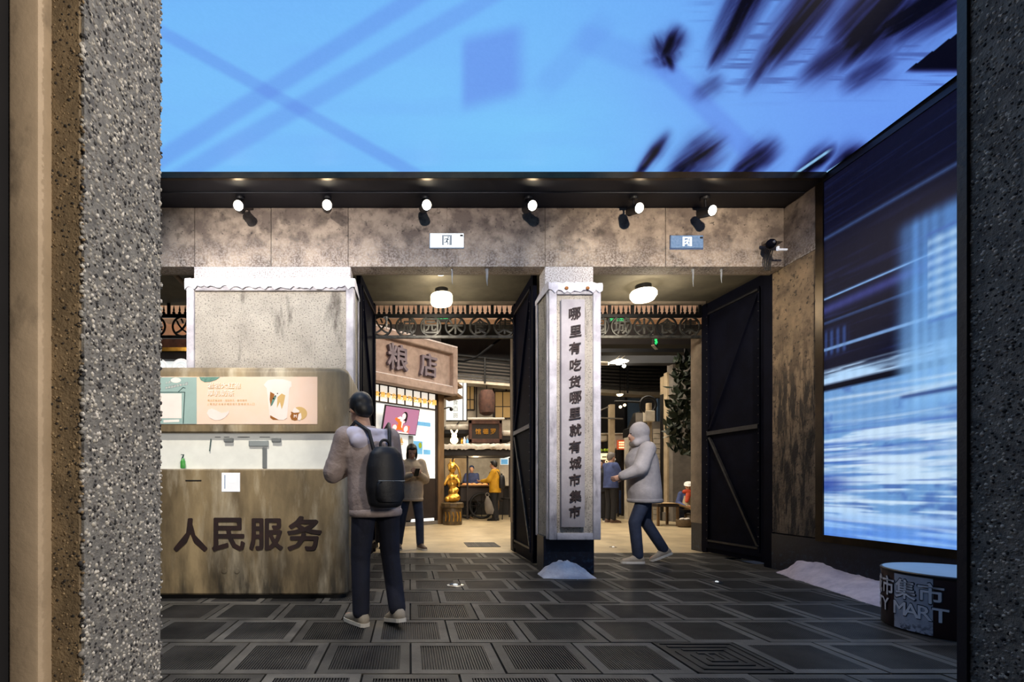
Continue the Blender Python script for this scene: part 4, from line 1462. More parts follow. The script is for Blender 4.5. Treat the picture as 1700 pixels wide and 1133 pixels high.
for j, x_ in enumerate((-1.62, -1.44)):
    for i in range(4 - j):
        b = MB(); b.glyph(('欢真艺公'[i + j] if i + j < 4 else '人', .02), (x_, -.02, .86 - i * .12), (1, 0, 0), (0, 0, 1), .11, .02)
        b.build('character', 'gold_letter', shop, world=False)
# framed sign
sg = sbox('sign_board', 'shop_plaster', -3.4, -.20, 3.42, .16, .1, 4.50)
sbox('sign_rail', 'shop_plaster', -3.4, -.33, 4.42, .22, -.12, 4.60, .02)
sbox('sign_rail', 'shop_plaster', -3.4, -.33, 3.36, .22, -.12, 3.56, .02)
sbox('sign_rail', 'shop_plaster', .06, -.34, 3.37, .23, -.10, 4.59, .02)
sbox('sign_snow', 'snow', -3.4, -.34, 4.59, .22, -.1, 4.63, .01)
sbox('sign_snow', 'snow', -3.4, -.32, 3.555, .06, -.20, 3.58, .01)
for ch, xp, z_, s_ in (('粮', 655, 4.02, .62), ('店', 705, 4.00, .58)):
    b = MB(); b.glyph((ch, .02), (sx(xp) - .12, -.25, z_), (1, 0, 0), (0, 0, 1), s_, .09)
    b.build('character', 'shop_letter', shop, world=False)
# small eaves at the right end, wall lantern hook
for z_ in (3.66, 3.38):
    b = MB(); b.prism([(.2, -.3, z_ - .02), (.44, -.3, z_ - .08), (.44, -.3, z_ - .02), (.2, -.3, z_ + .08)], (0, .5, 0)); b.build('eave', 'brown_wood', shop, world=False)
b = MB(); b.tube(((0, -.05, 3.02), (.1, -.12, 3.06), (.2, -.12, 3.06)), .018); b.ball((.2, -.12, 3.02), .05, 8); b.build('hook', 'lamp_black', shop, world=False)
# television leaning out
SM = ROOT[shop.name]
tvm = SM @ Matrix.Translation((-1.57, -.16, 2.56)) @ Matrix.Rotation(math.radians(14), 4, 'X')
tv = thing('television', 'flat television on the grain shop wall showing a woman in orange on pink', 'television', tuple(tvm.translation), SH)
ROOT[tv.name] = SM @ Matrix.Translation((-1.57, -.16, 2.56))
TR = Matrix.Rotation(math.radians(14), 4, 'X')


def tvb(name, mat, x0, z0, x1, z1, y0, y1, parent=None):
    b = MB(); b.box((x0, y0, z0), (x1, y1, z1), .006 if name == 'casing' else 0, 1, TR); return b.build(name, mat, parent or tv, world=False)


def tvp(name, mat, pts, d):
    b = MB(); b.prism([TR @ Vector((u * .5, -.026 - d, v * .3)) for u, v in pts], TR @ Vector((0, -.001, 0))); return b.build(name, mat, tvs, world=False)


tvb('casing', 'lamp_black', -.535, -.325, .535, .325, -.02, .03)
tvs = tvb('screen', 'tv_pink', -.515, -.30, .515, .30, -.024, -.018)
# coordinates: u in -1..1, v in -1..1
tvp('picture', 'tv_orange', [(-.42, .12), (-.30, .24), (-.06, .02), (.1, -.02), (.16, -.55), (.14, -.75), (-.22, -.75), (-.18, -.2), (-.38, .0)], .001)
tvp('picture', 'tv_skin', [(-.28, .18), (-.1, .34), (.05, .22), (.12, .05), (.0, -.1), (-.1, .0), (-.08, .12), (-.24, .14)], .002)
tvp('picture', 'tv_dark', ell(.17, .40, .17, .34, 18), .001)
tvp('picture', 'tv_dark', [(.2, .3), (.34, .4), (.32, -.05), (.24, -.2), (.2, 0)], .002)
tvp('picture', 'tv_skin', ell(.11, .36, .115, .26, 18), .003)
tvp('picture', 'tv_skin', [(.02, .0), (.3, -.02), (.36, .06), (.12, -.2), (.1, -.6), (.04, -.5)], .002)
tvp('picture', 'tv_red', [(-.5, -.35), (-.2, -.35), (-.2, -.85), (-.5, -.85)], .0005)
tvp('picture', 'tv_red', [(.2, -.35), (.58, -.35), (.56, -.95), (.12, -.95)], .0005)
tvp('picture', 'tv_skin', ell(-.36, -.58, .13, .22, 14), .003)
tvp('picture', 'tv_skin', ell(.34, -.62, .13, .26, 14), .003)
tvp('picture', 'tv_skin', [(-.4, -.85), (.5, -.9), (.55, -1), (-.42, -1)], .003)
# notice posters on the lit wall
po = thing('poster', 'blue and white notice poster on the grain shop wall, right of the television', 'poster', tuple(SM @ Vector((-.75, 0, 1.9))), SH)
ROOT[po.name] = SM.copy()


def pbox(root, name, mat, x0, z0, x1, z1, y, parent=None):
    b = MB(); b.box((x0, y, z0), (x1, y + .004, z1)); 
    if parent is None:
        b.bm.transform(Matrix.Translation(-Vector(SM.inverted() @ root.location))); return b.build(name, mat, root, world=False)
    return b.build(name, mat, parent, world=False)


for nm, mt, x0, z0, x1, z1, y in (('sheet', 'poster_pale', -1.02, 1.78, -.44, 2.62, .004), ('band', 'poster_blue', -1.02, 2.52, -.44, 2.62, 0), ('picture', 'poster_blue', -1.02, 1.8, -.72, 2.12, 0),
                                  ('picture', 'poster_pale', -.7, 2.2, -.48, 2.48, 0), ('picture', 'poster_blue', -.68, 1.8, -.44, 1.92, 0)):
    pbox(po, nm, mt, x0, z0, x1, z1, y)
b = MB(); b.prism([(x_ - -.75, -.004, z_ - 1.9) for x_, z_ in ell(-.80, 2.02, .055, .075, 14)], (0, .004, 0)); b.build('balloon', 'lime', po, world=False)
wn_ = thing('warning_notice', 'small yellow triangle notice under the television on the grain shop wall', 'notice', tuple(SM @ Vector((-1.42, 0, 2.1))), SH)
b = MB(); b.prism([(-.07, -.004, -.06), (.07, -.004, -.06), (0, -.004, .09)], (0, .004, 0)); b.build('triangle', 'print_gold', wn_, world=False)
b = MB(); b.box((-.05, -.004, -.1), (.05, 0, -.08)); b.build('caption', 'print_gold', wn_, world=False)

# ------------------------------------------------------------------ golden statue on its pedestal
SD = 12.3
ped = thing('pedestal', 'round bronze pedestal with a wide collar, standing before the market stall', 'pedestal', (px(751, SD), SD, 0))
xc = px(751, SD)
b = MB(); b.lathe((xc, SD, 0), [(.24, 0), (.25, .03), (.245, .40), (.235, .44)], 28); b.build('drum', 'bronze_stone', ped, smooth=35)
b = MB(); b.lathe((xc, SD, .44), [(.28, 0), (.295, .02), (.295, .11), (.27, .13)], 12); b.build('collar', 'bronze_stone', ped)
for k in range(5):
    a = -PI / 2 + (k - 2) * .42
    b = MB(); b.tube([(xc + .247 * math.cos(a), SD + .247 * math.sin(a), .10), (xc + .252 * math.cos(a + .06), SD + .252 * math.sin(a + .06), .22), (xc + .249 * math.cos(a - .04), SD + .249 * math.sin(a - .04), .34)], .014, 6); b.build('relief', 'gold', ped)
b = MB(); zz = .575
for c, r in (((0, 0, .10), (.19, .16, .11)), ((-.13, -.06, .08), (.08, .08, .08)), ((.10, -.05, .12), (.10, .10, .10)), ((.02, 0, .26), (.13, .11, .14)), ((.10, -.04, .32), (.07, .06, .06)),
             ((.0, 0, .44), (.11, .10, .13)), ((-.02, 0, .60), (.12, .11, .14)), ((.10, -.03, .60), (.06, .06, .12)), ((-.11, -.02, .56), (.05, .06, .12)), ((-.01, 0, .74), (.07, .07, .08)),
             ((-.01, -.02, .88), (.105, .10, .12)), ((-.01, .01, .95), (.115, .105, .08)), ((-.05, 0, 1.06), (.025, .03, .05)), ((.04, 0, 1.06), (.025, .03, .05))):
    b.ball((xc + c[0], SD + c[1], zz + c[2]), r, 14)
b.cap((xc - .1, SD - .02, zz + .66), (xc - .2, SD - .1, zz + .46), .045, .035); b.cap((xc + .1, SD - .02, zz + .66), (xc + .16, SD - .1, zz + .5), .045, .035)
b = remesh(b, .016, 2)
st_o = thing('statue', 'tall shiny golden figure statue standing on the bronze pedestal', 'statue', (xc, SD, zz))
b.build('figure', 'gold', st_o, smooth=60)
b = MB(); b.tube([(xc + .15, SD - .08, zz + .40), (xc + .2, SD - .08, zz + .62), (xc + .16, SD - .08, zz + .85), (xc + .06, SD - .08, zz + 1.0)], [.02, .03, .03, .01], 8); b.build('ribbon', 'gold', st_o, smooth=60)
lamp('statue_spot', 'SPOT', (xc - .3, SD - 1.6, 4.6), 420, (1, .86, .6), (xc, SD, 1.3), spot_size=math.radians(24), spot_blend=.5, shadow_soft_size=.04)

# ------------------------------------------------------------------ market cart
CD = 14.5
cart = thing('market_cart', 'dark two-wheeled market cart with food on its lit counter under a snowy stall roof', 'cart', (px(798, CD), CD, 0))
x0, x1 = px(764, CD), px(836, CD)
b = MB(); b.box((x0, CD, .52), (x1, CD + .8, .98), .02, 1); b.build('body', 'dark_wood', cart)
b = MB(); b.box((x0 - .08, CD - .08, .98), (x1 + .05, CD + .85, 1.03), .01, 1); b.build('counter', 'brown_wood', cart)
for xx, D_, r_ in ((px(799, CD), CD - .10, .40), (px(776, CD), CD + .15, .34)):
    b = MB(); b.torus((xx, D_, r_), r_ - .035, .035, (0, 1, 0), 32, 8); w_ = b.build('wheel', 'black', cart, smooth=50)
    for k in range(8):
        a = k * PI / 4
        b = MB(); b.tube(((xx, D_, r_), (xx + (r_ - .04) * math.cos(a), D_, r_ + (r_ - .04) * math.sin(a))), .012, 6); b.build('spoke', 'black_iron', w_)
    b = MB(); b.lathe((xx, D_ + .04, r_), [(.06, 0), (.06, .09)], 12, (0, -1, 0)); b.build('hub', 'black_iron', w_)
b = MB(); b.torus((px(799, CD), CD - .1, .42), .50, .03, (0, 1, 0), 24, 6, 0, PI)
b.build('mudguard', 'brown_wood', cart)
for k, xp in enumerate((772, 780, 788, 797, 806)):
    b = MB(); b.ball((px(xp, CD), CD + .1, 1.03), (.09, .12, .05), 10); b.build('food_tray', 'food_lit_orange', cart)
# stall roof with posts
stall = thing('stall_roof', 'snow-covered plank roof of the market stall, above the cart', 'roof', (px(793, 14.2), 14.6, 0))
rx0, rx1 = px(737, 14.2), px(850, 14.2)
b = MB(); b.box((rx0, 14.1, pz(757, 14.1)), (rx1, 15.4, pz(747, 14.1)), .01, 1); b.build('fascia', 'facade_dark', stall)
b = MB()
n = 40
rr = random.Random(3)
rows = []
for (yy, zz_) in ((14.02, pz(746.5, 14.1)), (14.0, pz(742, 14.1)), (14.06, pz(737.5, 14.1)), (15.3, pz(735, 14.1)), (15.3, pz(746.5, 14.1))):
    rows.append([b.bm.verts.new((rx0 + (rx1 - rx0) * i / (n - 1), yy + rr.uniform(-.02, .02), zz_ + rr.uniform(-.025, .02))) for i in range(n)])
for i in range(len(rows)):
    a_, c_ = rows[i], rows[(i + 1) % len(rows)]
    for j in range(n - 1):
        b.bm.faces.new((a_[j], a_[j + 1], c_[j + 1], c_[j]))
b.bm.faces.new([r[0] for r in rows]); b.bm.faces.new([r[-1] for r in rows][::-1])
b.build('snow_cover', 'roof_snow', stall, smooth=60)
for xp, d_ in ((776, 14.3), (752, 15.2), (846, 15.2)):
    b = MB(); b.box((px(xp, d_) - .025, d_ - .025, 0), (px(xp, d_) + .025, d_ + .025, pz(757, 14.1))); b.build('post', 'dark_wood', stall)
lamp('stall_light', 'POINT', (px(790, 14.8), 14.8, 1.85), 40, (1, .75, .45), shadow_soft_size=.1)
# rabbit lantern and bottles on the roof
rb = thing('rabbit_lantern', 'small glowing rabbit-shaped lantern with two ears on the snowy stall roof', 'lantern', tuple(at(754, 737, 14.2)))
q = at(754, 737, 14.2)
b = MB(); b.ball(q + Vector((0, 0, .10)), (.12, .10, .11), 14); b.build('body', 'warm_light', rb, smooth=60)
b = MB(); b.ball(q + Vector((0, 0, .24)), (.08, .07, .08), 14)
for s_ in (-1, 1):
    b.ball(q + Vector((s_ * .06, 0, .34)), (.03, .03, .09), 10, Matrix.Rotation(s_ * .5, 4, 'Y'))
b.build('head', 'warm_light', rb, smooth=60)
for i, (xp, hh, mt, lb) in enumerate(((767, .17, 'gold', 'golden bottle on the snowy stall roof, left of two'), (771, .20, 'lightbox', 'pale tall bottle on the snowy stall roof, middle of the group'), (776, .16, 'poster_blue', 'bluish bottle on the snowy stall roof, next to the wooden sign'))):
    q = at(xp, 737, 14.25)
    b = MB(); b.lathe(q, [(.03, 0), (.035, .01), (.035, hh * .6), (.012, hh * .8), (.012, hh)], 10)
    tag(b.build('bottle', mt, smooth=50), lb, 'bottle', 'bottles on the stall roof')
# ------------------------------------------------------------------ carved shop board
bd = thing('carved_board', 'dark carved wooden shop board with three gold characters above the market stall', 'sign', tuple(at(805, 737, 15.5)))
q0, q1 = at(778, 698, 15.4), at(833, 736, 15.4)
b = MB(); b.box((q0.x, 15.38, q1.z), (q1.x, 15.5, q0.z), .01, 1); b.build('panel', 'dark_wood', bd)
for (a_, c_, e_, f_) in ((q0.x, q1.z, q1.x, q1.z + .13), (q0.x, q0.z - .13, q1.x, q0.z), (q0.x, q1.z, q0.x + .1, q0.z), (q1.x - .1, q1.z, q1.x, q0.z)):
    b = MB(); b.box((a_, 15.32, c_), (e_, 15.4, f_), .015, 1); b.build('frame_rail', 'rust_red', bd)
for xf in (q0.x + .1, q1.x - .1):
    b = MB(); b.box((xf - .03, 15.45, q1.z + .1), (xf + .03, 17.02, q1.z + .16)); b.build('bracket', 'dark_wood', bd)
b = MB(); b.box((q0.x - .06, 15.28, q0.z), (q1.x + .08, 15.55, q0.z + .07), .03, 2); b.build('snow_ridge', 'roof_snow', bd, smooth=50)
for i, ch in enumerate('馆德罗'):
    b = MB(); b.glyph((ch, .015), (q0.x + .30 + i * .24, 15.36, (q0.z + q1.z) / 2), (1, 0, 0), (0, 0, 1), .18, .02); b.build('character', 'gold', bd)
# ------------------------------------------------------------------ white lightbox sign
lbx = thing('lightbox_sign', 'tall white lit sign box with faint lettering between the grain shop and the old house', 'sign', tuple(at(756, 698, 13.8)))
a_, c_ = at(741, 636, 13.8), at(768, 698, 13.8)
b = MB(); b.box((a_.x, 13.8, c_.z), (c_.x, 13.95, a_.z)); b.build('front', 'lightbox', lbx)
b = MB(); b.box((c_.x + .02, 13.82, c_.z), (c_.x + .11, 13.9, a_.z)); b.build('side', 'lightbox', lbx)
for e_ in (c_.x + .0, c_.x + .11):
    b = MB(); b.box((e_, 13.79, c_.z - .02), (e_ + .025, 13.92, a_.z)); b.build('edge', 'lamp_black', lbx)
b = MB(); b.box((a_.x, 13.79, c_.z - .03), (c_.x + .13, 13.92, c_.z)); b.build('edge', 'lamp_black', lbx)
for zf in (.15, .85):
    b = MB(); b.tube(((c_.x + .06, 13.9, c_.z + (a_.z - c_.z) * zf), (c_.x + .06, 17.0, c_.z + (a_.z - c_.z) * zf)), .025, 6); b.build('bracket', 'lamp_black', lbx)
for i, ch in enumerate('福茶食百货'):
    b = MB(); b.glyph((ch, .012), ((a_.x + c_.x) / 2 + .03, 13.795, a_.z - .18 - i * .19), (1, 0, 0), (0, 0, 1), .16, .004); b.build('character', 'pale_text', lbx)

# ------------------------------------------------------------------ old house across the hall
HD = 17.0
ho = thing('old_house', 'pale two-storey old house with yellow windows behind the market stall', 'house', (px(800, HD), HD, 0))
hx0, hx1 = px(735, HD), px(862, HD)
b = MB(); b.box((hx0, HD, 0), (hx1, HD + .4, 6.0)); b.build('wall', 'facade', ho)
for xa, xb, ya, yb in ((774, 786, 643, 680), (822, 846, 652, 694)):
    b = MB(); b.box((px(xa - 2, HD), HD - .06, pz(yb + 2, HD)), (px(xb + 2, HD), HD, pz(ya - 2, HD))); w_ = b.build('window', 'dark_wood', ho)
    m_ = (xa + xb) / 2; ym = (ya + yb) / 2 + 3
    for (u0, u1) in ((xa, m_ - .8), (m_ + .8, xb)):
        for (v0, v1) in ((ya, ym - .8), (ym + .8, yb)):
            b = MB(); b.box((px(u0, HD), HD - .075, pz(v1, HD)), (px(u1, HD), HD - .055, pz(v0, HD))); b.build('pane', 'window_yellow', w_)
for xp in (791, 819, 840):
    b = MB(); b.box((px(xp - .8, HD), HD - .04, pz(697, HD)), (px(xp + .8, HD), HD, pz(640, HD))); b.build('pilaster', 'dark_wood', ho)
# lower eaves with snow left and right of the board
for xa, xb, y_ in ((738, 779, 706), (832, 852, 716)):
    b = MB(); b.box((px(xa, 15.8), 15.6, pz(y_ + 9, 15.8)), (px(xb, 15.8), 17, pz(y_, 15.8)), .06, 2); b.build('snowy_eave', 'roof_snow', ho, smooth=50)
    b = MB(); b.box((px(xa, 15.8), 15.65, pz(y_ + 15, 15.8)), (px(xb, 15.8), 17, pz(y_ + 9, 15.8))); b.build('eave_board', 'facade_dark', ho)
b = MB(); b.box((hx0, 15.9, 1.1), (px(776, 15.9), 16.0, 2.2)); b.build('lower_wall', 'beige_column', ho)
b = MB(); b.box((px(828, 15.9), 15.9, 1.0), (hx1, 16.0, 2.3)); b.build('lower_wall', 'facade', ho)
b = MB(); b.box((hx0, 16.4, 0), (hx1, 16.5, 1.1)); b.build('lower_wall', 'facade_dark', ho)
ps = thing('poster', 'small bluish picture poster on the wall right of the person in yellow', 'poster', tuple(at(836, 768, 15.85)))
for xa, xb, ya, yb, mt, nm in ((831, 846, 758, 772, 'poster_pale', 'sheet'), (832, 843, 763, 771, 'poster_blue', 'picture')):
    b = MB(); b.box((px(xa, 15.85), 15.86 if nm == 'sheet' else 15.85, pz(yb, 15.85)), (px(xb, 15.85), 15.88, pz(ya, 15.85))); b.build(nm, mt, ps)
# brown hanging lantern
hl = thing('hanging_lantern', 'large brown barrel-shaped lantern hanging before the old house windows', 'lantern', tuple(at(808, 690, 16.2)))
q = at(808, 690, 16.2)
b = MB(); b.lathe(q, [(.12, 0), (.25, .08), (.28, .4), (.27, .7), (.2, .84), (.06, .86)], 18); b.build('body', 'rust_red', hl, smooth=50)
b = MB(); b.tube((q + Vector((0, 0, .84)), q + Vector((0, 0, 1.25))), .015); b.build('cord', 'lamp_black', hl)

# ------------------------------------------------------------------ balcony with horizontal pipes, running across both gateways
bl_ = thing('pipe_balcony', 'long grey balcony with stacked horizontal pipes high across the back of the hall', 'balcony', (5.0, 16.5, 0))
pts = [(746, 588, 633, 16.0), (800, 594, 637, 16.0), (850, 599, 641, 16.1), (1000, 607, 651, 16.6), (1060, 610, 655, 17.0), (1112, 611, 656, 17.6)]
L3 = lambda k, dz=0: [at(x, y0 + (y1 - y0) * k, D) + Vector((0, 0, dz)) for x, y0, y1, D in pts]
for k in range(8):
    b = MB(); b.tube(L3(k / 8.0), .03 if k else .045, 6); b.build('pipe', 'black_iron' if k < 6 else 'chrome', bl_)
b = MB()
for (p, q), (r, s_) in zip(zip(L3(.0), L3(.9)), list(zip(L3(.0), L3(.9)))[1:]):
    off = Vector((0, .12, 0))
    b.prism([p + off, r + off, s_ + off, q + off], (0, .03, 0))
b.build('back_boards', 'facade_grey', bl_)
for (p, q), (r, s_) in zip(zip(L3(.9), L3(1.02)), list(zip(L3(.9), L3(1.02)))[1:]):
    b = MB(); b.prism([p, r, s_, q], (0, .5, 0)); b.build('fascia', 'facade', bl_)
for x_, y0, y1, D in ((752, 588, 633, 15.95), (805, 594, 637, 15.95), (848, 599, 641, 16.05), (1042, 608, 653, 16.8), (1098, 611, 656, 17.4)):
    b = MB(); b.tube((at(x_, y0, D), at(x_, y1, D)), .03, 6); b.build('upright', 'black_iron', bl_)
b = MB()
for (p, r) in zip(L3(-.5), L3(-.5)[1:]):
    b.prism([p + Vector((0, .6, -1.2)), r + Vector((0, .6, -1.2)), r + Vector((0, .6, .9)), p + Vector((0, .6, .9))], (0, .05, 0))
struct(b.build('wall_upper', 'facade_dark'))
M('cable_black', C(10, 10, 12), None, 2, .9, spec=.05)
cb = MB(); cb.tube([at(745, 598, 15.6), at(770, 600, 15.6), at(790, 594, 15.6), at(815, 575, 15.6), at(832, 562, 15.6)], .035, 8)
tag(cb.build('cable', 'cable_black'), 'thick black cable sagging in front of the pipe balcony', 'cable')

# ------------------------------------------------------------------ right gateway: things in the hall
# dark market back wall
b = MB(); b.box((px(985, 19), 19, 0), (px(1200, 19), 19.3, 6.0)); struct(b.build('wall_market', 'facade_dark'))
# blue grey shop door
dd = thing('shop_door', 'blue grey door panel with dark frame at the back of the market', 'door', (px(1055, 18.6), 18.6, 0))
b = MB(); b.box((px(1040, 18.6), 18.6, 0), (px(1062, 18.6), 18.7, pz(662, 18.6))); b.build('panel', 'exit_blue', dd)
b = MB(); b.box((px(1038, 18.6), 18.55, 0), (px(1040.5, 18.6), 18.65, pz(660, 18.6))); b.build('frame', 'lamp_black', dd)
b = MB(); b.box((px(1092, 18.6), 18.6, pz(760, 18.6)), (px(1098, 18.6), 18.7, pz(662, 18.6))); b.build('panel', 'exit_blue', dd)
po_ = thing('market_post', 'pale slender post among the dark market stalls, left in the right gateway', 'post', (px(1015, 15), 15, 0))
b = MB(); b.box((px(1011.5, 15), 14.95, 0), (px(1020, 15), 15.1, pz(672, 15)), .01, 1); b.build('shaft', 'beige_column', po_)
b = MB(); b.tube((at(995, 694, 14.9), at(1034, 696, 14.9)), .025); b.build('cross_arm', 'facade_grey', po_)
b = MB(); b.tube((at(1010, 676, 14.9), at(996, 682, 14.9)), .02); b.build('stay', 'facade_grey', po_)
# stall counters
for xa, xb, ya, yb, D_, mt, lb in ((995, 1009, 722, 733, 15.6, 'facade', 'pale stall canopy block left of the slender market post'), (1020, 1043, 722, 746, 15.6, 'facade', 'pale grey stall board right of the slender market post')):
    r = thing('stall_board', lb, 'stall', tuple(at((xa + xb) / 2, yb, D_)))
    b = MB(); b.box((px(xa, D_), D_, pz(yb, D_)), (px(xb, D_), D_ + .4, pz(ya, D_)), .03, 1); b.build('board', mt, r)
    b = MB(); b.box((px(xa, D_) - .03, D_ - .03, pz(ya, D_)), (px(xb, D_) + .03, D_ + .45, pz(ya, D_) + .05), .02, 1); b.build('snow_ridge', 'roof_snow', r)
    for u in (px(xa, D_) + .04, px(xb, D_) - .04):
        b = MB(); b.box((u - .03, D_ + .3, 0), (u + .03, D_ + .36, pz(yb, D_))); b.build('post', 'dark_wood', r)
b = MB(); b.box((px(995, 15.2), 15.2, pz(752, 15.2)), (px(1018, 15.2), 15.5, pz(750, 15.2))); sh_ = b.build('shelf', 'dark_wood'); tag(sh_, 'dark wooden shelf carrying the yellow fruit, on a leg, by the slender market post', 'shelf')
b = MB(); b.box((px(1003, 15.2), 15.3, 0), (px(1007, 15.2), 15.4, pz(752, 15.2))); b.build('leg', 'dark_wood', sh_)
mn = thing('menu_board', 'small lit red and cream menu board on the market stall', 'menu board', tuple(at(1034, 747, 15.4)))
b = MB(); b.box((px(1025.5, 15.4), 15.4, pz(747, 15.4)), (px(1043, 15.4), 15.46, pz(731, 15.4)), .01, 1); b.build('panel', 'menu_red', mn)
for xp in (1027, 1041):
    b = MB(); b.box((px(xp, 15.4) - .02, 15.42, 0), (px(xp, 15.4) + .02, 15.46, pz(747, 15.4))); b.build('leg', 'dark_wood', mn)
for j, y_ in enumerate((735, 739, 743.5)):
    for k in range(5):
        xa = 1027.5 + k * 3
        b = MB(); b.box((px(xa, 15.4), 15.385, pz(y_ + 1.3, 15.4)), (px(xa + 2.2, 15.4), 15.4, pz(y_ - 1.3, 15.4))); b.build('menu_tile', 'menu_lit', mn)
fs = thing('food_sign', 'white sign box with dark lettering above a brown panel behind the blue-jacketed person', 'sign', tuple(at(1006, 770, 14.6)))
b = MB(); b.box((px(998, 14.6), 14.6, pz(763, 14.6)), (px(1014, 14.6), 14.8, pz(753, 14.6))); b.build('box', 'menu_lit', fs)
for k in range(4):
    b = MB(); b.box((px(1000 + k * 3.2, 14.6), 14.585, pz(760.5, 14.6)), (px(1002.2 + k * 3.2, 14.6), 14.6, pz(757.8, 14.6))); b.build('letter', 'black', fs)
b = MB(); b.box((px(998, 14.6), 14.6, pz(778, 14.6)), (px(1013, 14.6), 14.8, pz(763.5, 14.6))); b.build('panel', 'rust_red', fs)
for xp in (999.5, 1011.5):
    b = MB(); b.box((px(xp, 14.6) - .02, 14.65, 0), (px(xp, 14.6) + .02, 14.7, pz(777, 14.6))); b.build('leg', 'dark_wood', fs)
b = MB(); b.torus((px(1007, 14.6), 14.59, pz(767, 14.6)), .04, .012, (0, 1, 0), 14, 5); b.build('ring_mark', 'menu_lit', fs)
for k, (xp, yp) in enumerate(((999, 746), (1003, 748), (1006, 745), (1001, 741), (1013, 748))):
    b = MB(); q = at(xp, yp, 15.3); b.ball((px((996, 1000, 1004, 999, 1009)[k], 15.3), 15.28 + .12 * (k % 2), pz(750, 15.2) + (.05 if k != 3 else .055)), (.05, .05, .05), 10)
    tag(b.build('fruit', 'lime' if k != 3 else 'roof_snow', smooth=60), ('pale round parcel on the fruit pile of the market stall' if k == 3 else 'yellow fruit piled on the market stall left in the right gateway'), 'fruit', None if k == 3 else 'fruit on the market stall')
# yellow dome lamp, small bulbs
dl = thing('dome_lamp', 'small amber dome lamp under the balcony in the right gateway', 'lamp', tuple(at(1029, 655, 15.2)))
q = at(1029, 657, 15.2)
b = MB(); b.lathe(q, [(.02, -.03), (.07, -.01), (.1, .03), (.1, .04)], 16); b.build('dome', 'warm_light', dl, smooth=60)
b = MB(); b.lathe(q, [(.11, .04), (.11, .06), (.02, .08)], 16); b.tube((q + Vector((0, 0, .07)), Vector((q.x, q.y, 6.12))), .008, 6); b.build('cap', 'cable_black', dl)
for xp, yp, D_, lb in ((1030, 676, 15.0, 'small bare bulb right of the slender market post'), (1037, 673, 15.2, 'second small bulb beside the bare one near the market post')):
    q = at(xp, yp, D_); r = thing('light_bulb', lb, 'bulb', tuple(q)); b = MB(); b.ball(q, .045, 10); b.build('bulb', 'warm_light', r, smooth=60)
    b = MB(); b.tube((q, Vector((q.x, q.y, 6.12))), .006, 5); b.build('cord', 'cable_black', r)
# pole with ring
pl = thing('ring_pole', 'pale pole carrying a dark iron ring and a grey meter box, in the right gateway', 'pole', (px(1077, 13), 13, 0))
b = MB(); b.tube(((px(1077, 13), 13, 0), at(1077, 670, 13)), [.10, .075], 14); b.build('shaft', 'beige_column', pl, smooth=40)
b = MB(); b.torus(at(1076, 672, 12.85), .21, .035, (0, 1, 0), 28, 8); b.build('ring', 'black_iron', pl, smooth=50)
b = MB(); b.tube((at(1020, 667, 12.85), at(1040, 667, 12.85), at(1062, 668, 12.85)), .028); b.build('arm', 'black_iron', pl)
b = MB(); b.box(at(1071.5, 700, 12.8), at(1084.5, 683, 12.9) + Vector((0, .05, 0)), .012, 1); b.build('meter_box', 'facade', pl)
b = MB(); b.tube((at(1073, 702, 12.85), at(1074.5, 714, 12.8), at(1071, 722, 12.8), at(1060, 726, 12.8)), .02); b.build('cable', 'black', pl)
# dark cabinet hanging
ds = thing('dark_cabinet', 'black cabinet with a slanted top standing behind the ring pole', 'cabinet', tuple(at(1058, 722, 14.0)))
a_, c_ = at(1044, 712, 14), at(1071, 726, 14)
b = MB(); b.prism([(a_.x, 14, c_.z), (c_.x, 14, c_.z), (c_.x, 14, c_.z + .75), (c_.x - .16, 14, c_.z + .75), (a_.x + .14, 14, a_.z + .06), (a_.x, 14, a_.z)], (0, .4, 0)); b.build('body', 'lamp_black', ds)
b = MB(); b.box((px(1055, 14), 13.98, pz(706, 14)), (px(1066, 14), 14.0, pz(686, 14))); b.build('pane', 'facade_grey', ds)
b = MB(); b.box((px(1044, 14), 14.05, 0), (px(1071, 14), 14.3, c_.z)); b.build('base', 'facade', ds)
# white brick wall with columns
bw = MB(); x0_, x1_ = px(1085, 14.2), px(1104, 14.2)
bw.box((x0_ + .01, 14.22, 0), (x1_, 14.5, pz(700, 14.2)))
wall_b = struct(bw.build('wall_market', 'facade_grey'))
for j in range(18):
    zz_ = j * .15
    sh = .0 if j % 2 else .18
    k = -1
    while x0_ + k * .36 + sh < x1_:
        a_ = max(x0_, x0_ + k * .36 + sh); c_ = min(x1_, x0_ + (k + 1) * .36 + sh - .012)
        if c_ - a_ > .03 and zz_ + .14 < pz(700, 14.2):
            b = MB(); b.box((a_, 14.19, zz_), (c_, 14.24, zz_ + .138), .004, 1); b.build('brick', 'white_brick', wall_b)
        k += 1
for xa, xb, D_, yt, lb in ((1101, 1106, 13.7, 625, 'thin dark-edged pilaster beside the white brick wall'), (1107, 1117, 13.5, 618, 'tall beige column left of the hanging vine')):
    r = thing('market_column', lb, 'column', (px((xa + xb) / 2, D_), D_, 0))
    b = MB(); b.box((px(xa, D_), D_, 0), (px(xb, D_), D_ + .18, pz(yt, D_)), .012, 1); b.build('shaft', 'beige_column', r)
    b = MB(); b.box((px(xa, D_) - .03, D_ - .03, 0), (px(xb, D_) + .03, D_ + .2, .25), .01, 1); b.build('base', 'facade_grey', r)
b = MB(); b.box((px(1099, 13.7), 13.68, 0), (px(1101, 13.7), 13.8, pz(655, 13.7))); struct(b.build('trim_11', 'lamp_black'))
# right background wall of the street corner
b = MB(); b.box((px(1117, 13.3), 13.3, 0), (px(1200, 13.3), 13.6, 5.6)); struct(b.build('wall_market', 'facade_grey'))
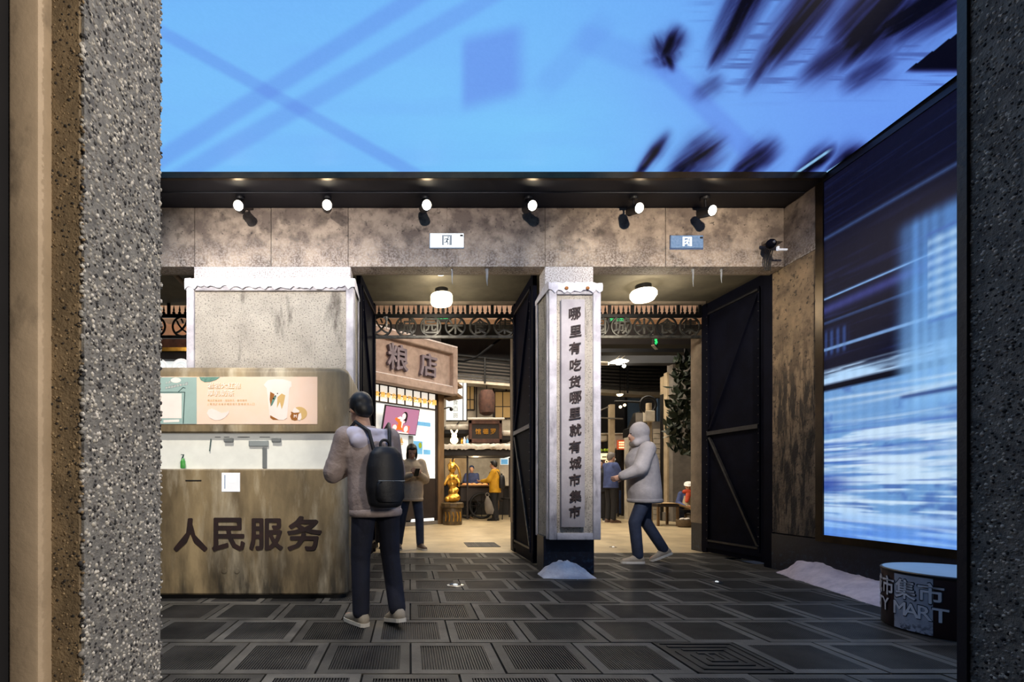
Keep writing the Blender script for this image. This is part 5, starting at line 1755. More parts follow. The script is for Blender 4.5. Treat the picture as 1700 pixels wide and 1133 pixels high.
# dark bin / bench
bn = thing('bench_box', 'dark navy cloth-covered box on the hall floor behind the walker', 'box', (px(1058, 16.2), 16.2, 0))
b = MB(); b.box((px(1030, 16.2), 16.2, .04), (px(1086, 16.2), 16.8, .84), .03, 2); b.build('body', 'blue_cloth', bn, smooth=40)
for xp in (1034, 1082):
    b = MB(); b.box((px(xp - 2, 16.2), 16.25, 0), (px(xp + 2, 16.2), 16.4, .05)); b.build('foot', 'black', bn)
# vine
vr = random.Random(11)
vn = thing('hanging_vine', 'dark leafy vine hanging beside the right gate post', 'plant', tuple(at(1134, 755, 10.8)))
st = MB()
for (xs, ys0, ye) in ((1126, 600, 752), (1136, 596, 756), (1146, 600, 758)):
    st.tube([at(xs + 5 * math.sin(k * .9 + xs), ys0 + (ye - ys0) * k / 8, 10.9) for k in range(9)], .012, 5)
st.tube([at(1136, 598, 10.9), at(1138, 560, 10.9), Vector((at(1138, 560, 10.9).x, 10.9, 6.12))], .015, 5)
st.build('stem', 'dark_wood', vn)
proto = None
spots = []
for i in range(300):
    t = vr.random()
    y_ = 596 + 162 * t
    cxp = 1137 + 5 * math.sin(y_ * .05)
    hw = 12 + 9 * math.sin(PI * min(1, max(0, (y_ - 590) / 165))) + (6 if y_ > 640 else -3)
    x_ = cxp + vr.uniform(-hw, hw * .9)
    spots.append((x_, y_, 10.7 + vr.uniform(-.25, .25)))
for (x_, y_, D_) in spots:
    if proto is None:
        b = MB()
        l_, w_ = .11, .045
        b.poly(((0, 0, 0), (w_ * .8, l_ * .3, .012), (w_, l_ * .6, .01), (0, l_ * 1.25, -.02), (0, l_ * .6, -.012)))
        b.poly(((0, 0, 0), (0, l_ * .6, -.012), (0, l_ * 1.25, -.02), (-w_, l_ * .6, .01), (-w_ * .8, l_ * .3, .012)))
        o = b.build('leaf', 'leaf', vn, world=False); proto = o.data
    else:
        o = bpy.data.objects.new('leaf', proto); COL.objects.link(o); o.parent = vn
    o.location = at(x_, y_, D_) - Vector(vn.location)
    o.rotation_euler = (vr.uniform(1.6, 3.4), vr.uniform(-.9, .9), vr.uniform(-PI, PI))
    s_ = vr.uniform(1.0, 1.9); o.scale = (s_, s_, s_)
# traffic cone
cD = 22.0
qc = thing('traffic_cone', 'orange traffic cone with two white bands behind the person in blue', 'cone', (px(1005, cD), cD, 0))
xx = px(1005, cD); hh = 27.0 * cD / F
z0_ = 0
cr = .30
b = MB(); b.box((xx - cr - .05, cD - cr - .05, 0), (xx + cr + .05, cD + cr + .05, .04), .01, 1); b.build('base', 'orange_cone', qc)
for (t0, t1, mt, nm) in ((0, .36, 'orange_cone', 'cone'), (.36, .50, 'cone_white', 'band'), (.50, .64, 'orange_cone', 'cone'), (.64, .76, 'cone_white', 'band'), (.76, 1, 'orange_cone', 'cone')):
    b = MB(); b.lathe((xx, cD, .04), [(cr * (1 - t0 * .85), t0 * hh), (cr * (1 - t1 * .85), t1 * hh)], 20); b.build(nm, mt, qc, smooth=40)
# hall lamp dish and bulbs
dsh = thing('dish_lamp', 'bright shallow dish lamp with a round bulb hanging on wires under the hall ceiling', 'lamp', tuple(at(1028, 602, 13)))
q = at(1028, 601, 13)
b = MB(); b.lathe(q, [(.24, 0), (.18, .03), (.06, .07)], 20); b.build('dish', 'shade_glow', dsh, smooth=40)
b = MB(); b.ball(q + Vector((0, 0, -.02)), (.10, .10, .06), 12); b.build('bulb', 'lens_glow', dsh, smooth=60)
b = MB(); b.ball(at(1036, 608, 12.9), .045, 10); b.build('bulb', 'lens_glow', dsh, smooth=60)
b = MB(); b.tube((q + Vector((0, 0, .06)), at(1060, 575, 12), at(1085, 550, 11)), .008, 5); b.tube((q + Vector((-.1, 0, .06)), at(1045, 575, 12), at(1060, 555, 11)), .008, 5); b.build('wire', 'facade_grey', dsh)
lamp('dish_point', 'POINT', tuple(q + Vector((0, 0, -.15))), 60, WARM2, shadow_soft_size=.12)
sp2 = thing('tube_spot', 'white cylindrical spot lamp beside the dish lamp, half hidden by the column', 'spotlight', tuple(at(1003, 604, 13)))
b = MB(); b.tube((at(992, 603, 13.0), at(1009, 604, 12.95)), .05, 12); b.build('housing', 'facade', sp2, smooth=40)
b = MB(); b.ball(at(1009.5, 604, 12.94), .04, 10); b.build('lens', 'warm_light', sp2, smooth=60)
# ceiling beams of the hall
for D_, y_ in ((9.8, 566), (11.5, 579), (13.2, 597)):
    b = MB(); b.box((3.5, D_, pz(y_ + 6, D_)), (14, D_ + .3, 6.1)); struct(b.build('trim_12', 'dark_ceiling'))
# green exit signs
def green_sign(xa, xb, ya, yb, D_, label, tilt=0):
    r = thing('exit_sign', label, 'exit sign', tuple(at((xa + xb) / 2, yb, D_)))
    b = MB(); b.box((px(xa, D_), D_, pz(yb, D_)), (px(xb, D_), D_ + .06, pz(ya, D_)), .005, 1); b.build('housing', 'lamp_black', r)
    n = 4
    w = (px(xb, D_) - px(xa, D_)) / (n + .6)
    for i, ch in enumerate('安全出口'):
        b = MB(); b.glyph((ch, .01), (px(xa, D_) + w * (i + .8), D_ - .006, pz((ya + yb) / 2, D_)), (1, 0, 0), (0, 0, 1), w * .9, .004); b.build('character', 'exit_green', r)
    b = MB(); b.tube((at((xa + xb) / 2, ya, D_ + .03), at((xa + xb) / 2, ya - 8, D_ + .03)), .012); b.build('hanger', 'lamp_black', r)


green_sign(722, 749, 521, 534, 8.3, 'green lit exit sign behind the iron frieze beside the grain shop')
green_sign(1009, 1046, 523, 537, 8.3, 'green lit exit sign behind the iron frieze right of the column')
gs = thing('exit_sign', 'small green lit exit sign hanging edge-on below the right iron frieze', 'exit sign', tuple(at(1087, 575, 9.5)))
q = at(1087, 567, 9.5); G = Matrix.Translation(q) @ Matrix.Rotation(math.radians(52), 4, 'Z')
b = MB(); b.box((-.17, -.02, -.11), (.17, .02, .1), .005, 1, G); b.build('housing', 'lamp_black', gs)
b = MB(); b.bm.verts.new; 
for u0, v0, u1, v1 in ((-.12, -.02, .12, .02), (-.02, -.07, .02, .07), (-.08, .03, .08, .06), (-.1, -.07, -.03, -.04)):
    b.box((u0, -.028, v0), (u1, -.02, v1), 0, 1, G)
b.build('running_figure', 'exit_green', gs)
b = MB(); b.box((-.18, -.03, -.125), (.18, .03, -.11), 0, 1, G); b.build('edge', 'chrome', gs)
b = MB(); b.tube((q + Vector((0, 0, .09)), Vector((q.x, q.y, 6.12))), .01, 6); b.build('hanger', 'lamp_black', gs)

# stall table, basket, seated figure's things
tb = thing('low_table', 'low wooden table with a sheet of cardboard on top, left of the wicker basket', 'table', (px(1106, 11.9), 12.1, 0))
xa, xb = px(1090, 11.9), px(1126, 11.9)
b = MB(); b.box((xa, 11.85, pz(842, 11.9)), (xb, 12.4, pz(837, 11.9)), .01, 1); b.build('tabletop', 'dark_wood', tb)
for (u, v) in ((xa + .03, 11.88), (xb - .03, 11.88), (xa + .03, 12.36), (xb - .03, 12.36)):
    b = MB(); b.box((u - .025, v - .025, 0), (u + .025, v + .025, pz(842, 11.9))); b.build('leg', 'brown_wood', tb)
b = MB()
z_ = pz(837, 11.9)
b.prism([(xa + .08, 11.84, z_ + .015), (xb - .05, 11.84, z_ + .02), (xb + .12, 11.80, z_ - .04), (xb + .28, 11.78, z_ - .12), (xb + .27, 11.79, z_ - .135), (xb + .1, 11.81, z_ - .06), (xb - .06, 11.85, z_ + .004), (xa + .08, 11.85, z_ + .003)], (0, .5, 0))
tag(b.build('cardboard_sheet', 'cardboard'), 'creased sheet of cardboard lying over the low wooden table', 'cardboard')
bk = thing('wicker_basket', 'round wicker basket with pale parcels on the floor by the right gate post', 'basket', (px(1136, 11.6), 11.6, 0))
xx = px(1136, 11.6)
b = MB(); b.lathe((xx, 11.6, 0), [(.12, .0), (.16, .02), (.19, .14), (.18, .18), (.16, .17), (.15, .06)], 24); b.build('bowl', 'basket', bk, smooth=40)
b = MB(); b.torus((xx, 11.6, .17), .17, .012, (0, 1, 0), 20, 6, 0, PI); b.build('handle', 'basket', bk)
for k in range(4):
    b = MB(); b.ball((xx - .09 + k * .06, 11.55 + (k % 2) * .06, .19), (.06, .05, .035), 8)
    tag(b.build('parcel', 'roof_snow', smooth=60), 'pale paper parcel in the wicker basket', 'parcel', 'parcels in the wicker basket')
# stools by the yellow person
for k, (xp, lb) in enumerate(((841, 'dark round stool beside the person in yellow at the market cart'),)):
    D_ = 14.2 - k * .3
    r = thing('stool', lb, 'stool', (px(xp, D_), D_, 0), 0)
    b = MB(); b.lathe((px(xp, D_), D_, .60), [(.16, 0), (.17, .01), (.17, .04)], 18); b.build('seat', 'black_iron', r)
    for q_ in range(4):
        a = q_ * PI / 2 + .6
        b = MB(); b.tube(((px(xp, D_) + .12 * math.cos(a), D_ + .12 * math.sin(a), .6), (px(xp, D_) + .18 * math.cos(a), D_ + .18 * math.sin(a), 0)), .014, 6); b.build('leg', 'black_iron', r)
# left gateway: eave and rings of the shop next door
ne = thing('shop_eave', 'brown shop eave with pale ring ornaments seen through the leftmost gateway', 'eave', (px(296, 9.4), 9.4, 0))
for ya, yb, mt, nm in ((508, 562, 'salmon', 'upper_board'), (562, 578, 'rust_red', 'fascia'), (578, 584, 'gold', 'gold_strip'), (584, 597, 'facade_dark', 'soffit_board')):
    b = MB(); b.box((px(180, 9.4), 9.4 if mt != 'gold' else 9.36, pz(yb, 9.4)), (px(420, 9.4), 9.6, pz(ya, 9.4))); b.build(nm, mt, ne)
b = MB(); b.box((px(180, 9.5), 9.55, 0), (px(420, 9.5), 9.7, pz(597, 9.5))); b.build('lit_wall', 'shop_panel', ne)
for xp in (262, 300, 338):
    b = MB(); b.torus((px(xp, 9.38), 9.4, pz(612, 9.38)), .17, .03, (0, 1, 0), 24, 6); b.torus((px(xp, 9.38), 9.4, pz(612, 9.38)), .07, .03, (0, 1, 0), 16, 6); b.build('ring_ornament', 'lightbox', ne)
b = MB(); b.box((px(268, 5.75), 5.76, pz(450, 5.75)), (px(322, 5.75), 5.80, ZB)); struct(b.build('trim_13', 'brown_wood'))
b = MB(); b.tube((at(283, 449, 5.84), at(312, 478, 6.3)), .03, 8); tag(b.build('diagonal_strut', 'brown_wood'), 'slanting wooden strut under the lintel in the leftmost gateway', 'strut')

# ------------------------------------------------------------------ people
M('skin', C(206, 164, 140), C(188, 146, 124), 8, .55)
M('hair_black', C(22, 20, 22), C(14, 13, 15), 40, .5, stretch=(4, 4, .6))
M('hair_grey', C(120, 116, 114), C(90, 86, 86), 40, .6, stretch=(4, 4, .6))
M('jacket_beige', C(176, 160, 156), C(146, 130, 126), 5, .75, bump=.4, bscale=6, bdist=.05)
M('hood_lilac_lit', C(214, 208, 226), C(196, 190, 208), 6, .7, bump=.3, bscale=12)  # pale hood, lavender light on the jacket top put into its colour
M('jacket_cream', C(206, 186, 160), C(180, 160, 136), 6, .8, bump=.35, bscale=9, bdist=.03)
M('jacket_grey', C(184, 178, 178), C(150, 146, 148), 4, .8, bump=.4, bscale=7, bdist=.04)
M('jacket_yellow', C(208, 158, 30), C(176, 128, 20), 6, .75, bump=.35, bscale=9, bdist=.03)
M('jacket_blue', C(64, 80, 132), C(46, 58, 100), 6, .75, bump=.35, bscale=9, bdist=.03)
M('jacket_black', C(24, 24, 30), C(16, 16, 20), 6, .75)
M('jeans_navy', C(28, 32, 52), C(18, 21, 36), 7, .8, bump=.25, bscale=16, bdist=.02)
M('jeans_blue', C(46, 56, 80), C(32, 40, 60), 7, .8, bump=.25, bscale=16, bdist=.02)
M('trousers_black', C(22, 22, 28), C(15, 15, 20), 7, .8)
M('shoe_beige', C(178, 166, 148), C(150, 140, 124), 10, .7)
M('shoe_black', C(24, 24, 26), None, 10, .6)
M('shoe_brown', C(92, 70, 58), None, 10, .6)
M('sole_white', C(226, 220, 208), None, 10, .6)
M('pack_black', C(14, 15, 24), C(10, 10, 17), 8, .55, bump=.2, bscale=30)
M('scarf_red', C(206, 84, 52), C(170, 62, 38), 9, .8)
M('apron_khaki', C(186, 170, 136), C(160, 146, 116), 6, .8)
M('lip', C(160, 90, 84), None, 5, .5)
M('eye_dark', C(26, 22, 24), None, 5, .3)
UP = Vector((0, 0, 1))


def hand(mb, wrist, d, pn, side, curl=.5):
    """palm, four unequal fingers, thumb; d = direction of hand, pn = palm normal (grip side)"""
    d = Vector(d).normalized(); pn = Vector(pn); pn = (pn - d * pn.dot(d)).normalized()
    x = d.cross(pn).normalized() * side            # towards the thumb
    w = Vector(wrist)
    mb.loft([(w - d * .01, x * .026, pn * .020), (w + d * .03, x * .036, pn * .017), (w + d * .075, x * .040, pn * .014), (w + d * .09, x * .036, pn * .010)], 10)
    for k, ln in enumerate((.072, .080, .074, .058)):
        p = w + d * .082 + x * (.030 - k * .020)
        a = p + (d * math.cos(curl * .6) + pn * math.sin(curl * .6)) * ln * .45
        b_ = a + (d * math.cos(curl * 1.4) + pn * math.sin(curl * 1.4)) * ln * .32
        c = b_ + (d * math.cos(curl * 2.1) + pn * math.sin(curl * 2.1)) * ln * .26
        mb.tube([p - d * .01, a, b_, c], [.0095, .009, .008, .006], 6)
    p = w + d * .025 + x * .030
    a = p + (d * .6 + x * .75 + pn * .25).normalized() * .038
    b_ = a + (d * .8 + x * .25 + pn * .45).normalized() * .030
    mb.tube([p - x * .01, a, b_], [.012, .0105, .008], 6)


def person(name, label, loc, rz, height, pose=None, top='jacket_beige', legs='jeans_navy', shoes='shoe_black', sole='sole_white', hair='hair_black',
           hairstyle='short', vox=.014, hem=.80, bulk=1.0, extras=()):
    k = height / 1.70
    root = thing(name, label, 'person', loc, rz)
    J = dict(pelvis=(0, 0, .95), waist=(0, .005, 1.10), chest=(0, .01, 1.27), neck=(0, -.01, 1.43), head=(0, .02, 1.585),
             shL=(-.175, -.01, 1.385), shR=(.175, -.01, 1.385), elL=(-.235, -.03, 1.11), elR=(.235, -.03, 1.11), wrL=(-.235, .07, .88), wrR=(.235, .07, .88),
             hipL=(-.09, 0, .91), hipR=(.09, 0, .91), knL=(-.10, .02, .49), knR=(.10, .02, .49), anL=(-.10, -.01, .085), anR=(.10, -.01, .085),
             toeL=(-.115, .17, .03), toeR=(.115, .17, .03), hdL=(0, .3, -.9), hdR=(0, .3, -.9), facing=(0, 1, -.05), curl=.6)
    if pose:
        J.update(pose)
    V = {q: (Vector(v) * (k if q not in ('hdL', 'hdR', 'facing') else 1) if isinstance(v, tuple) else v) for q, v in J.items()}
    g = k
    # head frame
    fw = V['facing'].normalized()
    rt = fw.cross(UP).normalized(); hu = rt.cross(fw).normalized()
    hc = V['head']
    hf = lambda x, y, z: hc + rt * x * g + fw * y * g + hu * z * g
    R3 = Matrix((rt, fw, hu)).transposed().to_4x4()
    shl = (V['shR'] - V['shL']).normalized()
    fwd = UP.cross(shl).normalized()
    # ---- body
    b = MB()
    b.ball(hf(0, -.008, .030), (.076 * g, .094 * g, .088 * g), 18, R3)
    b.ball(hf(0, .022, -.035), (.058 * g, .070 * g, .078 * g), 16, R3)
    b.cap(hf(0, .085, .005), hf(0, .104, -.022), .011 * g, .014 * g, 8)
    b.ball(hf(0, .066, -.082), (.026 * g, .022 * g, .018 * g), 10, R3)
    for s in (-1, 1):
        b.ball(hf(s * .077, -.005, -.005), (.012 * g, .022 * g, .034 * g), 8, R3)
    b.cap(V['neck'] - UP * .05 * g, hf(0, -.015, -.06), .062 * g, .052 * g, 12)
    b.loft([(V['pelvis'] - UP * .06 * g, shl * .14 * g, fwd * .10 * g), (V['pelvis'] + UP * .05 * g, shl * .145 * g, fwd * .10 * g), (V['waist'], shl * .125 * g, fwd * .09 * g),
            (V['chest'], shl * .15 * g, fwd * .105 * g), (V['neck'] - UP * .05 * g, shl * .12 * g, fwd * .07 * g)], 16)
    for s in 'LR':
        b.cap(V['sh' + s], V['el' + s], .050 * g, .040 * g); b.cap(V['el' + s], V['wr' + s], .040 * g, .027 * g)
        b.cap(V['hip' + s], V['kn' + s], .080 * g, .056 * g); b.cap(V['kn' + s], V['an' + s], .055 * g, .038 * g)
        b.cap(V['an' + s] - UP * .02 * g, V['toe' + s] + UP * .005 * g, .026 * g, .020 * g)
    b = remesh(b, vox, 2)
    for s, sg_ in (('L', 1), ('R', -1)):
        d = V['hd' + s] if ('hd' + s) in (pose or {}) else (V['wr' + s] - V['el' + s])
        pn = (V['chest'] - V['wr' + s])
        hand(b, V['wr' + s], d, pn if pn.length > .01 else fwd, sg_, V['curl'])
    body = b.build('body', 'skin', root, smooth=60, world=False)
    b = MB()
    for s in (-1, 1):
        b.ball(hf(s * .030, .082, .012), (.011 * g, .008 * g, .007 * g), 8, R3)
    b.build('eyes', 'eye_dark', body, smooth=60, world=False)
    b = MB(); b.ball(hf(0, .090, -.058), (.022 * g, .008 * g, .007 * g), 8, R3); b.build('mouth', 'lip', body, smooth=60, world=False)
    # ---- hair
    b = MB()
    if hairstyle != 'hood':
        b.ball(hf(0, -.022, .040), (.086 * g, .095 * g, .092 * g), 18, R3)
        b.ball(hf(0, -.055, -.005), (.078 * g, .060 * g, .080 * g), 16, R3)
        b.ball(hf(0, .045, .085), (.060 * g, .045 * g, .030 * g), 12, R3)
        for s in (-1, 1):
            b.ball(hf(s * .074, -.01, .020), (.016 * g, .035 * g, .045 * g), 10, R3)
        if hairstyle == 'long':
            b.ball(hf(0, -.075, -.08), (.070 * g, .045 * g, .11 * g), 14, R3)
            for s in (-1, 1):
                b.ball(hf(s * .072, .015, -.05), (.022 * g, .040 * g, .085 * g), 10, R3)
        b = remesh(b, vox * .9, 2); b.build('hair', hair, root, smooth=60, world=False)
    else:
        b.ball(hf(0, -.03, .03), (.112 * g, .120 * g, .125 * g), 18, R3)
        b.ball(hf(0, -.05, -.08), (.110 * g, .095 * g, .10 * g), 16, R3)
        b.cap(hf(-.07, .03, -.11), hf(.07, .03, -.11), .05 * g, .05 * g, 10)
        b = remesh(b, vox, 3); b.build('hood', top, root, smooth=60, world=False)
    # ---- jacket
    b = MB()
    hz = hem * k
    hp = V['pelvis'].copy(); hp.z = hz
    bu = bulk
    seated = V['knL'].z > .75 * V['hipL'].z
    b.loft([(hp if not seated else V['pelvis'] - UP * .02, shl * .185 * g * bu, fwd * .150 * g * bu), (hp.lerp(V['waist'], .4), shl * .195 * g * bu, fwd * .155 * g * bu), (V['waist'], shl * .185 * g * bu, fwd * .148 * g * bu),
            (V['chest'] - UP * .02 * g, shl * .190 * g * bu, fwd * .150 * g * bu), (V['chest'] + UP * .07 * g, shl * .185 * g * bu, fwd * .130 * g * bu),
            (V['neck'] - UP * .01 * g, shl * .115 * g, fwd * .090 * g), (V['neck'] + UP * .035 * g, shl * .075 * g, fwd * .075 * g)], 20)
    for s in 'LR':
        wr_ = V['el' + s].lerp(V['wr' + s], .93)
        b.cap(V['sh' + s], V['el' + s], .078 * g * bu, .066 * g * bu, 12); b.cap(V['el' + s], wr_, .066 * g * bu, .048 * g * bu, 12)
        # folds gathered at the elbow
        for t in (.55, .75, .92):
            p = V['sh' + s].lerp(V['el' + s], t); b.ball(p, .074 * g * bu * (1.04 if t > .6 else 1.0), 12)
    b = remesh(b, vox, 4); jk = b.build('jacket', top, root, smooth=60, world=False)
    b = MB()
    if not seated:
        b.loft([(hp + UP * -.004, shl * .182 * g * bu, fwd * .147 * g * bu), (hp + UP * .012, shl * .192 * g * bu, fwd * .157 * g * bu), (hp + UP * .04, shl * .192 * g * bu, fwd * .157 * g * bu), (hp + UP * .05, shl * .186 * g * bu, fwd * .151 * g * bu)], 28)
        b.build('hem', top, jk, smooth=60, world=False)
    else:
        b.bm.free()
    # ---- trousers
    b = MB()
    b.loft([(V['pelvis'] + UP * .12 * g, shl * .150 * g, fwd * .115 * g), (V['pelvis'], shl * .172 * g, fwd * .130 * g), (V['pelvis'] - UP * .08 * g, shl * .165 * g, fwd * .125 * g)], 18)
    for s in 'LR':
        b.cap(V['hip' + s], V['kn' + s], .098 * g, .074 * g, 12)
        cuff = V['kn' + s].lerp(V['an' + s], .97)
        b.cap(V['kn' + s], cuff, .073 * g, .064 * g, 12)
    b = remesh(b, vox, 3); b.build('trousers', legs, root, smooth=60, world=False)
    # ---- shoes
    for s in 'LR':
        an, to = V['an' + s], V['toe' + s]
        d = Vector((to.x - an.x, to.y - an.y, to.z - .03 * g - max(0, an.z - .085 * g)))
        if d.length < .02: d = Vector((0, 1, 0))
        d.normalize()
        x_ = d.cross(UP).normalized(); u_ = x_.cross(d).normalized()
        base = an - u_ * .085 * g
        heel = base - d * .07 * g
        L_ = .27 * g
        sh_ = MB()
        sh_.loft([(heel + d * t * L_ + u_ * h * g, x_ * w * g, u_ * hh * g) for t, w, hh, h in ((.0, .022, .02, .045), (.05, .037, .046, .05), (.2, .044, .064, .058), (.38, .045, .060, .055), (.6, .046, .036, .042), (.85, .044, .025, .032), (.97, .03, .018, .028), (1.0, .012, .01, .026))], 14)
        o = sh_.build('shoe', shoes, root, smooth=60, world=False)
        sl = MB()
        prof = ((-.01, .026), (.06, .040), (.3, .044), (.6, .050), (.85, .048), (.98, .032), (1.02, .015))
        pts = [heel + d * t * L_ + x_ * w * g for t, w in prof] + [heel + d * t * L_ - x_ * w * g for t, w in prof[::-1]]
        sl.prism([p + u_ * .0 for p in pts], u_ * .026 * g)
        sl.build('sole', sole, o, world=False)
    return root, V, hf, R3


# -- nearest person, seen from behind, walking away to the left
PL = (px(626, 3.457), 3.457, 0)
p1, V1, hf1, _ = person('person', 'person seen from behind in a beige jacket wearing a black backpack, walking past the booth', PL, math.radians(30), 1.67,
                        dict(pelvis=(-.01, .0, .95), waist=(-.025, .015, 1.10), chest=(-.05, .03, 1.26), neck=(-.075, .045, 1.42), head=(-.10, .085, 1.58),
                             shL=(-.235, .04, 1.37), shR=(.115, .02, 1.375), elL=(-.295, .13, 1.10), wrL=(-.12, .30, 1.14), elR=(.20, .08, 1.10), wrR=(.04, .30, 1.12), hdL=(.6, .7, .2), hdR=(-.5, .7, .2),
                             hipL=(-.10, .0, .91), hipR=(.08, .0, .91), knL=(-.11, .05, .49), anL=(-.11, .04, .085), toeL=(-.14, .23, .03), knR=(.12, .02, .50), anR=(.105, -.12, .12), toeR=(.12, .05, .03),
                             facing=(-.15, 1, -.22)),
                        'jacket_beige', 'jeans_navy', 'shoe_beige', 'sole_white', vox=.011, hem=.80, bulk=1.04)
b = MB()
nk = V1['neck']
b.torus(nk + Vector((0, -.005, -.01)), .095, .040, (0.05, -.15, 1), 26, 10)
b.cap(nk + Vector((-.13, -.05, -.035)), nk + Vector((.13, -.05, -.035)), .055, .055, 12)
b.cap(nk + Vector((-.10, -.09, -.085)), nk + Vector((.10, -.09, -.085)), .055, .055, 12)
b.ball(nk + Vector((0, -.10, -.13)), (.11, .045, .07), 12)
b = remesh(b, .011, 3); b.build('hood', 'hood_lilac_lit', p1, smooth=60, world=False)


def backpack(label, root_loc, rz, c, w, h, d, tops, mat='pack_black', vox=.012, pocket=True):
    bp = thing('backpack', label, 'backpack', root_loc, rz)
    c = Vector(c)
    b = MB()
    b.loft([(c + UP * h * t, Vector((w * a, 0, 0)), Vector((0, d * e, 0))) for t, a, e in ((-.52, .30, .45), (-.48, .44, .50), (-.2, .52, .55), (.15, .50, .50), (.38, .42, .42), (.49, .26, .28))], 22)
    bd_ = remesh(b, vox, 3).build('bag', mat, bp, smooth=60, world=False)
    if pocket:
        b = MB(); b.loft([(c + Vector((0, -d * .42, h * t)), Vector((w * a, 0, 0)), Vector((0, d * .22, 0))) for t, a in ((-.42, .30), (-.36, .38), (-.14, .38), (-.08, .32))], 18)
        b.build('pocket', mat, bp, smooth=60, world=False)
        b = MB(); b.tube([c + Vector((-w * .36, -d * .52, -h * .08)), c + Vector((0, -d * .62, -h * .085)), c + Vector((w * .36, -d * .52, -h * .08))], .004, 6); b.build('zip', 'grey_plastic', bp, world=False)
    b = MB(); b.torus(c + Vector((0, d * .05, h * .52)), .035, .010, (0, 1, 0), 18, 6); b.build('handle_loop', mat, bp, smooth=60, world=False)
    for s, tp in zip((-1, 1), tops):
        tp = Vector(tp)
        b = MB(); b.tube([c + Vector((s * w * .22, d * .3, h * .42)), c.lerp(tp, .6) + Vector((0, -.03, .08)), tp, tp + Vector((s * .01, .12, -.06)), tp + Vector((s * .02, .14, -.16))], .014, 8)
        b.build('strap', mat, bp, smooth=60, world=False)
    return bp


backpack('large black backpack on the back of the nearest person', PL, math.radians(30), (-.035, -.20, 1.065), .275, .41, .18, ((-.17, .0, 1.45), (.09, -.01, 1.45)))

# -- woman in cream jacket looking at her hands, on the pale floor
p2, V2, hf2, _ = person('person', 'person in a cream jacket and jeans looking down at a phone by the grain shop', (px(682, 7.57), 7.57, 0), math.radians(196), 1.66,
                        dict(head=(0, .06, 1.57), facing=(.15, 1, -.55), elL=(-.23, .05, 1.12), wrL=(-.05, .26, 1.22), elR=(.23, .05, 1.12), wrR=(.05, .26, 1.20), hdL=(.6, .5, .3), hdR=(-.6, .5, .3),
                             knL=(-.13, .05, .49), anL=(-.14, .06, .085), toeL=(-.17, .23, .03), knR=(.15, .0, .49), anR=(.19, -.06, .085), toeR=(.22, .11, .03)),
                        'jacket_cream', 'jeans_blue', 'shoe_brown', 'sole_white', hairstyle='long', hem=.78, bulk=1.08)
ph = MB(); q = ROOT[p2.name] @ (Vector((0, .34, 1.23)) * (1.66 / 1.7))
ph.box((-.036, -.005, -.075), (.036, .005, .075), .004, 1, Matrix.Translation(q) @ Matrix.Rotation(math.radians(16), 4, 'Z') @ Matrix.Rotation(math.radians(40), 4, 'X'))
tag(ph.build('phone', 'black'), 'dark phone held by the person in the cream jacket', 'phone')
# -- someone in dark clothes beyond the nearest person
person('person', 'person in dark clothes mostly hidden behind the nearest person with the backpack', (px(629, 7.75), 7.75, 0), math.radians(170), 1.62,
       dict(knL=(-.08, .02, .49), anL=(-.07, .0, .085), toeL=(-.09, .17, .03), knR=(.08, .02, .49), anR=(.07, -.02, .085), toeR=(.09, .15, .03)), 'jacket_black', 'trousers_black', 'shoe_black', 'shoe_black', vox=.018)
# -- walker in pale grey, right gateway
person('person', 'person in a baggy pale grey hooded jacket striding left through the right gateway', (px(1073, 6.25), 6.25, 0), math.radians(84), 1.80,
       dict(pelvis=(0, .02, .93), waist=(0, .04, 1.09), chest=(0, .06, 1.26), neck=(0, .07, 1.42), head=(0, .11, 1.58), shL=(-.175, .05, 1.385), shR=(.175, .05, 1.385),
            elL=(-.24, .16, 1.14), wrL=(-.16, .34, 1.06), elR=(.25, -.10, 1.13), wrR=(.24, .02, .92), knL=(-.09, .17, .50), anL=(-.09, .13, .085), toeL=(-.10, .31, .03),
            knR=(.09, -.02, .50), anR=(.09, -.24, .15), toeR=(.10, -.09, .03)), 'jacket_grey', 'jeans_blue', 'shoe_beige', 'sole_white', hairstyle='hood', hem=.74, bulk=1.26)
# -- person in yellow at the cart
YL = (px(822, 13.7), 13.7, 0)
person('person', 'person in a mustard yellow jacket with a dark backpack standing at the market cart', YL, math.radians(62), 1.72,
       dict(head=(0, .05, 1.58), elL=(-.22, .12, 1.14), wrL=(-.14, .36, 1.12), elR=(.22, .10, 1.14), wrR=(.14, .34, 1.10), hdL=(0, 1, 0), hdR=(0, 1, 0)), 'jacket_yellow', 'trousers_black', 'shoe_black', 'shoe_black', vox=.018, hem=.80, bulk=1.06)
backpack('small dark backpack on the back of the person in yellow', YL, math.radians(62), (.0, -.20, 1.12), .27, .38, .16, ((-.12, .0, 1.44), (.12, .0, 1.44)), vox=.018, pocket=False)
cb_ = thing('carrier_bag', 'greyish plastic carrier bag hanging beside the legs of the person in yellow', 'bag', tuple(at(812, 853, 13.4)))
q = at(812, 854, 13.4)
b = MB(); b.loft([(q + Vector((.02, 0, 0)), Vector((.09, 0, 0)), Vector((0, .04, 0))), (q + Vector((.01, 0, .12)), Vector((.13, 0, 0)), Vector((0, .07, 0))), (q + Vector((-.03, 0, .34)), Vector((.10, 0, 0)), Vector((0, .05, 0))), (q + Vector((-.05, 0, .5)), Vector((.03, 0, 0)), Vector((0, .02, 0)))], 14); b.build('bag', 'facade_grey', cb_, smooth=60)
b = MB(); b.torus(q + Vector((-.05, 0, .54)), .05, .01, (0, 1, 0), 14, 6); b.build('handle', 'facade_grey', cb_)
